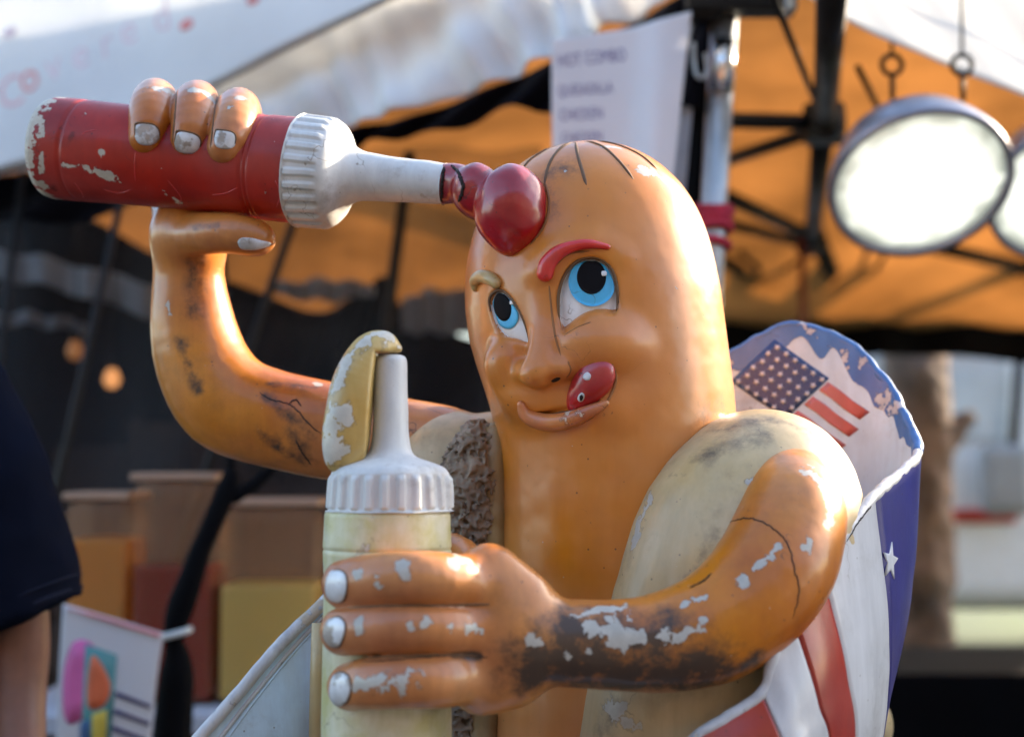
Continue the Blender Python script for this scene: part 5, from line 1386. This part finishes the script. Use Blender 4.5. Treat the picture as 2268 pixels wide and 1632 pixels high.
# parked white van, side on, its nose to the left
VY = 6.6
vx = 0.75
van = thing('parked_van', (vx + 2.4, VY + 1.0, 0), 'white van parked beyond the tree trunk at the right edge', 'van')
M_vanw = simple('van_white_paint', (0.84, 0.86, 0.88), 0.3, var=0.03, coat=0.5)
M_glass = simple('van_glass', (0.55, 0.62, 0.66), 0.08, var=0.1, coat=1.0)  # pale base colour stands for sky reflected in the panes
M_rubber = simple('rubber', (0.015, 0.015, 0.015), 0.8)
def rbox(P, c, s, r):
    q = np.abs(P - np.asarray(c, dtype=np.float32)) - (np.asarray(s, dtype=np.float32) / 2 - r)
    return np.linalg.norm(np.maximum(q, 0), axis=1) + np.minimum(q.max(1), 0) - r
def vanb(P):
    d = rbox(P, (vx + 2.95, VY + 0.98, 1.32), (3.9, 1.9, 1.95), 0.16)
    d = smin(d, rbox(P, (vx + 0.75, VY + 0.98, 0.80), (1.5, 1.84, 0.86), 0.20), 0.25)
    # sloping windscreen
    n_ = np.array([-0.80, 0, 0.60], dtype=np.float32)
    d = smax(d, (P - np.array([vx + 0.55, VY, 1.25], dtype=np.float32)) @ n_, 0.12)
    for wx in (vx + 0.95, vx + 3.9):
        q = P - np.array([wx, VY, 0.36], dtype=np.float32)
        d = smax(d, -np.maximum(np.sqrt(q[:, 0] ** 2 + q[:, 2] ** 2) - 0.42, np.abs(q[:, 1]) - 0.35), 0.03)
    return d
Vv, Fv = sdf_mesh(vanb, (vx - 0.2, VY - 0.2, 0.25), (vx + 5.1, VY + 2.2, 2.45), 0.035)
mesh_np('body', Vv, Fv, M_vanw, van)
for wx in (vx + 0.95, vx + 3.9):
    for wy in (VY + 0.12, VY + 1.84):
        V_, F_ = lathe_vf([(0.001, -0.1), (0.30, -0.1), (0.35, -0.06), (0.36, 0), (0.35, 0.06), (0.30, 0.1), (0.001, 0.1)], (wx, wy, 0.36), (0, 1, 0), 32)
        w_ = mesh_np('wheel', V_, F_, M_rubber, van)
        V_, F_ = lathe_vf([(0.001, -0.105), (0.19, -0.108), (0.21, -0.09), (0.001, -0.09)], (wx, wy, 0.36), (0, 1, 0), 24)
        mesh_np('hub', V_, F_, M_steel, w_)
box('side_window', (vx + 1.75, VY + 0.02, 1.62), (0.95, 0.03, 0.52), M_glass, van, bevel=0.02)
box('side_window', (vx + 3.3, VY + 0.02, 1.62), (1.4, 0.03, 0.52), M_glass, van, bevel=0.02)
mc = pt(2228, 1062, VY - 0.15)
box('side_mirror', mc, (0.30, 0.12, 0.42), simple('mirror_grey', (0.32, 0.33, 0.34), 0.4), van, bevel=0.06)
bar('mirror_arm', mc + np.array([0.06, 0.03, 0.2]), pt(2258, 800, VY - 0.08), 0.03, M_black, van)
box('marker_light', pt(2172, 1142, VY + 0.03), (0.42, 0.10, 0.085), simple('marker_red', (0.50, 0.03, 0.02), 0.3), van, bevel=0.02)
box('bumper', (vx + 0.04, VY + 0.98, 0.48), (0.14, 1.8, 0.22), simple('bumper_grey', (0.10, 0.10, 0.10), 0.6), van, bevel=0.04)
# hedge far behind, closing the view
tb = pt(2115, 1560, 2.6); tz = float(pt(2115, 1492, 2.6)[2])
tbl = thing('black_table', (tb[0] + 0.35, 2.95, 0), 'low table under a black cloth at the lower right corner', 'table')
box('cloth', (tb[0] + 0.30, 2.95, tz - 0.17), (1.25, 0.70, 0.34), M_dark, tbl, bevel=0.01)
for sx_ in (-0.28, 0.88):
    for sy_ in (-0.3, 0.3):
        box('leg', (tb[0] + sx_, 2.95 + sy_, (tz - 0.34) / 2), (0.05, 0.05, tz - 0.34), M_black, tbl)

# ---- dark mesh screen hung across the stall on the left
def mesh_mat():
    m, nt, bs = nm('mesh_screen')
    bs.inputs['Base Color'].default_value = (0.012, 0.013, 0.018, 1); bs.inputs['Roughness'].default_value = 0.8
    tr = N(nt, 'ShaderNodeBsdfTransparent'); mx = N(nt, 'ShaderNodeMixShader')
    tc = N(nt, 'ShaderNodeTexCoord'); nn = noise(nt, tc.outputs['Object'], 2.2, 3)
    L(nt, ramp(nt, nn, 0.35, 0.65, 0.36, 0.68), mx.inputs[0])
    L(nt, bs.outputs[0], mx.inputs[1]); L(nt, tr.outputs[0], mx.inputs[2]); L(nt, mx.outputs[0], nt.nodes['Material Output'].inputs[0])
    return m
ms_top = pts((-200, 380, 2.6), (200, 380, 2.5), (600, 330, 2.4), (1000, 330, 2.35), (1200, 330, 2.35))
ms_low = [np.array([p[0], p[1], 0.9]) for p in ms_top]
o_, _, _ = sheet('mesh_screen', [ms_top, ms_low], 60, 20, mesh_mat(), None, origin=ms_low[2], thick=0, fold=lambda a, b: np.stack([0 * a, 0.04 * np.sin(a * 24 + b * 2), 0 * a], -1))
tag(o_, 'black see-through mesh screen hung across the stall behind the raised arm', 'screen')

# ---- unseen building and side stall, added to block low sky and sun
M_brick = simple('unseen_facade', (0.16, 0.12, 0.10), 0.85, var=0.3, scale=2)
street = thing('unseen_building', (0, -8.5, 0), 'unseen brick building added behind the viewer to darken reflections', 'building')
box('wall', (0, -9.5, 2.9), (34, 2.0, 5.8), M_brick, street)
box('roof', (0, -9.45, 5.9), (34.6, 2.5, 0.2), M_black, street)
for k in range(9):
    w_ = box('window', (-14 + k * 3.5, -8.49, 1.6), (2.2, 0.06, 1.8), M_black, street)
    box('pane', (-14 + k * 3.5, -8.45, 1.6), (2.0, 0.04, 1.6), simple('unseen_pane_glass', (0.05, 0.06, 0.07), 0.1), w_)
nxt = thing('added_shade_stall', (3.2, 1.6, 0), 'unseen grey canvas stall added beyond the right edge to block sun', 'stall')  # added out of view to keep the sun off the wrapper
M_canvas = cloth('shade_stall_canvas', (0.24, 0.26, 0.28), 0.05)
box('side_wall', (2.75, 1.5, 1.13), (0.03, 3.0, 2.26), M_canvas, nxt)
box('back_wall', (3.6, 3.0, 1.13), (1.68, 0.03, 2.26), M_canvas, nxt)
for px_, py_ in ((2.78, 0.03), (2.78, 2.97), (4.4, 0.03), (4.4, 2.97)):
    box('post', (px_ + 0.03, py_, 1.14), (0.04, 0.04, 2.28), M_black, nxt)

# ---- wooden crates stacked at the back of the stall
M_crate = simple('crate_wood', (0.055, 0.034, 0.024), 0.9, var=0.4, scale=6)
CY_ = 2.75
for k, (x0, x1, yt, lab) in enumerate(((150, 300, 985, 'dark wooden crate at far left behind the dispensers'), (310, 430, 930, 'taller dark wooden crate behind the red drink dispenser'), (440, 580, 965, 'dark wooden crate behind the black strap'), (590, 740, 945, 'dark wooden crate nearest the mustard bottle'))):
    xa, xb = pt(x0, 1000, CY_)[0], pt(x1, 1000, CY_)[0]; zt = float(pt(400, yt, CY_)[2])
    t = thing('crate', ((xa + xb) / 2, CY_, 0.0), lab, 'crate', 'wooden crates at the back of the stall')
    n_ = int(zt / 0.16)
    for j in range(n_):
        box('slat', ((xa + xb) / 2, CY_ - 0.13, (j + 0.5) * zt / n_), (xb - xa, 0.018, zt / n_ * 0.8), M_crate, t)
    for sx_ in (xa + 0.02, xb - 0.02):
        for sy_ in (-0.11, 0.11):
            box('post', (sx_, CY_ + sy_, zt / 2), (0.03, 0.03, zt), M_crate, t)
    box('back_panel', ((xa + xb) / 2, CY_ + 0.13, zt / 2), (xb - xa, 0.015, zt), M_crate, t)

# ---- stitched hem of the sleeve
a_, b_ = pt(0, 1396, PY_), pt(200, 1312, PY_)
t_ = (b_ - a_) / np.linalg.norm(b_ - a_); q = np.linspace(0, 2 * math.pi, 40)
hc = pt(58, 1356, PY_)
for dz, rr in ((0.004, 0.0045), (0.026, 0.002)):
    ring = hc + np.outer(np.cos(q), t_) * 0.097 + np.outer(np.sin(q), np.array([0, 1.0, 0])) * 0.104 + np.array([-0.004, 0, dz])
    tube('sleeve_hem', ring, rr, simple('hem_navy', (0.012, 0.015, 0.030), 0.9, spec=0.1), per, n=6)
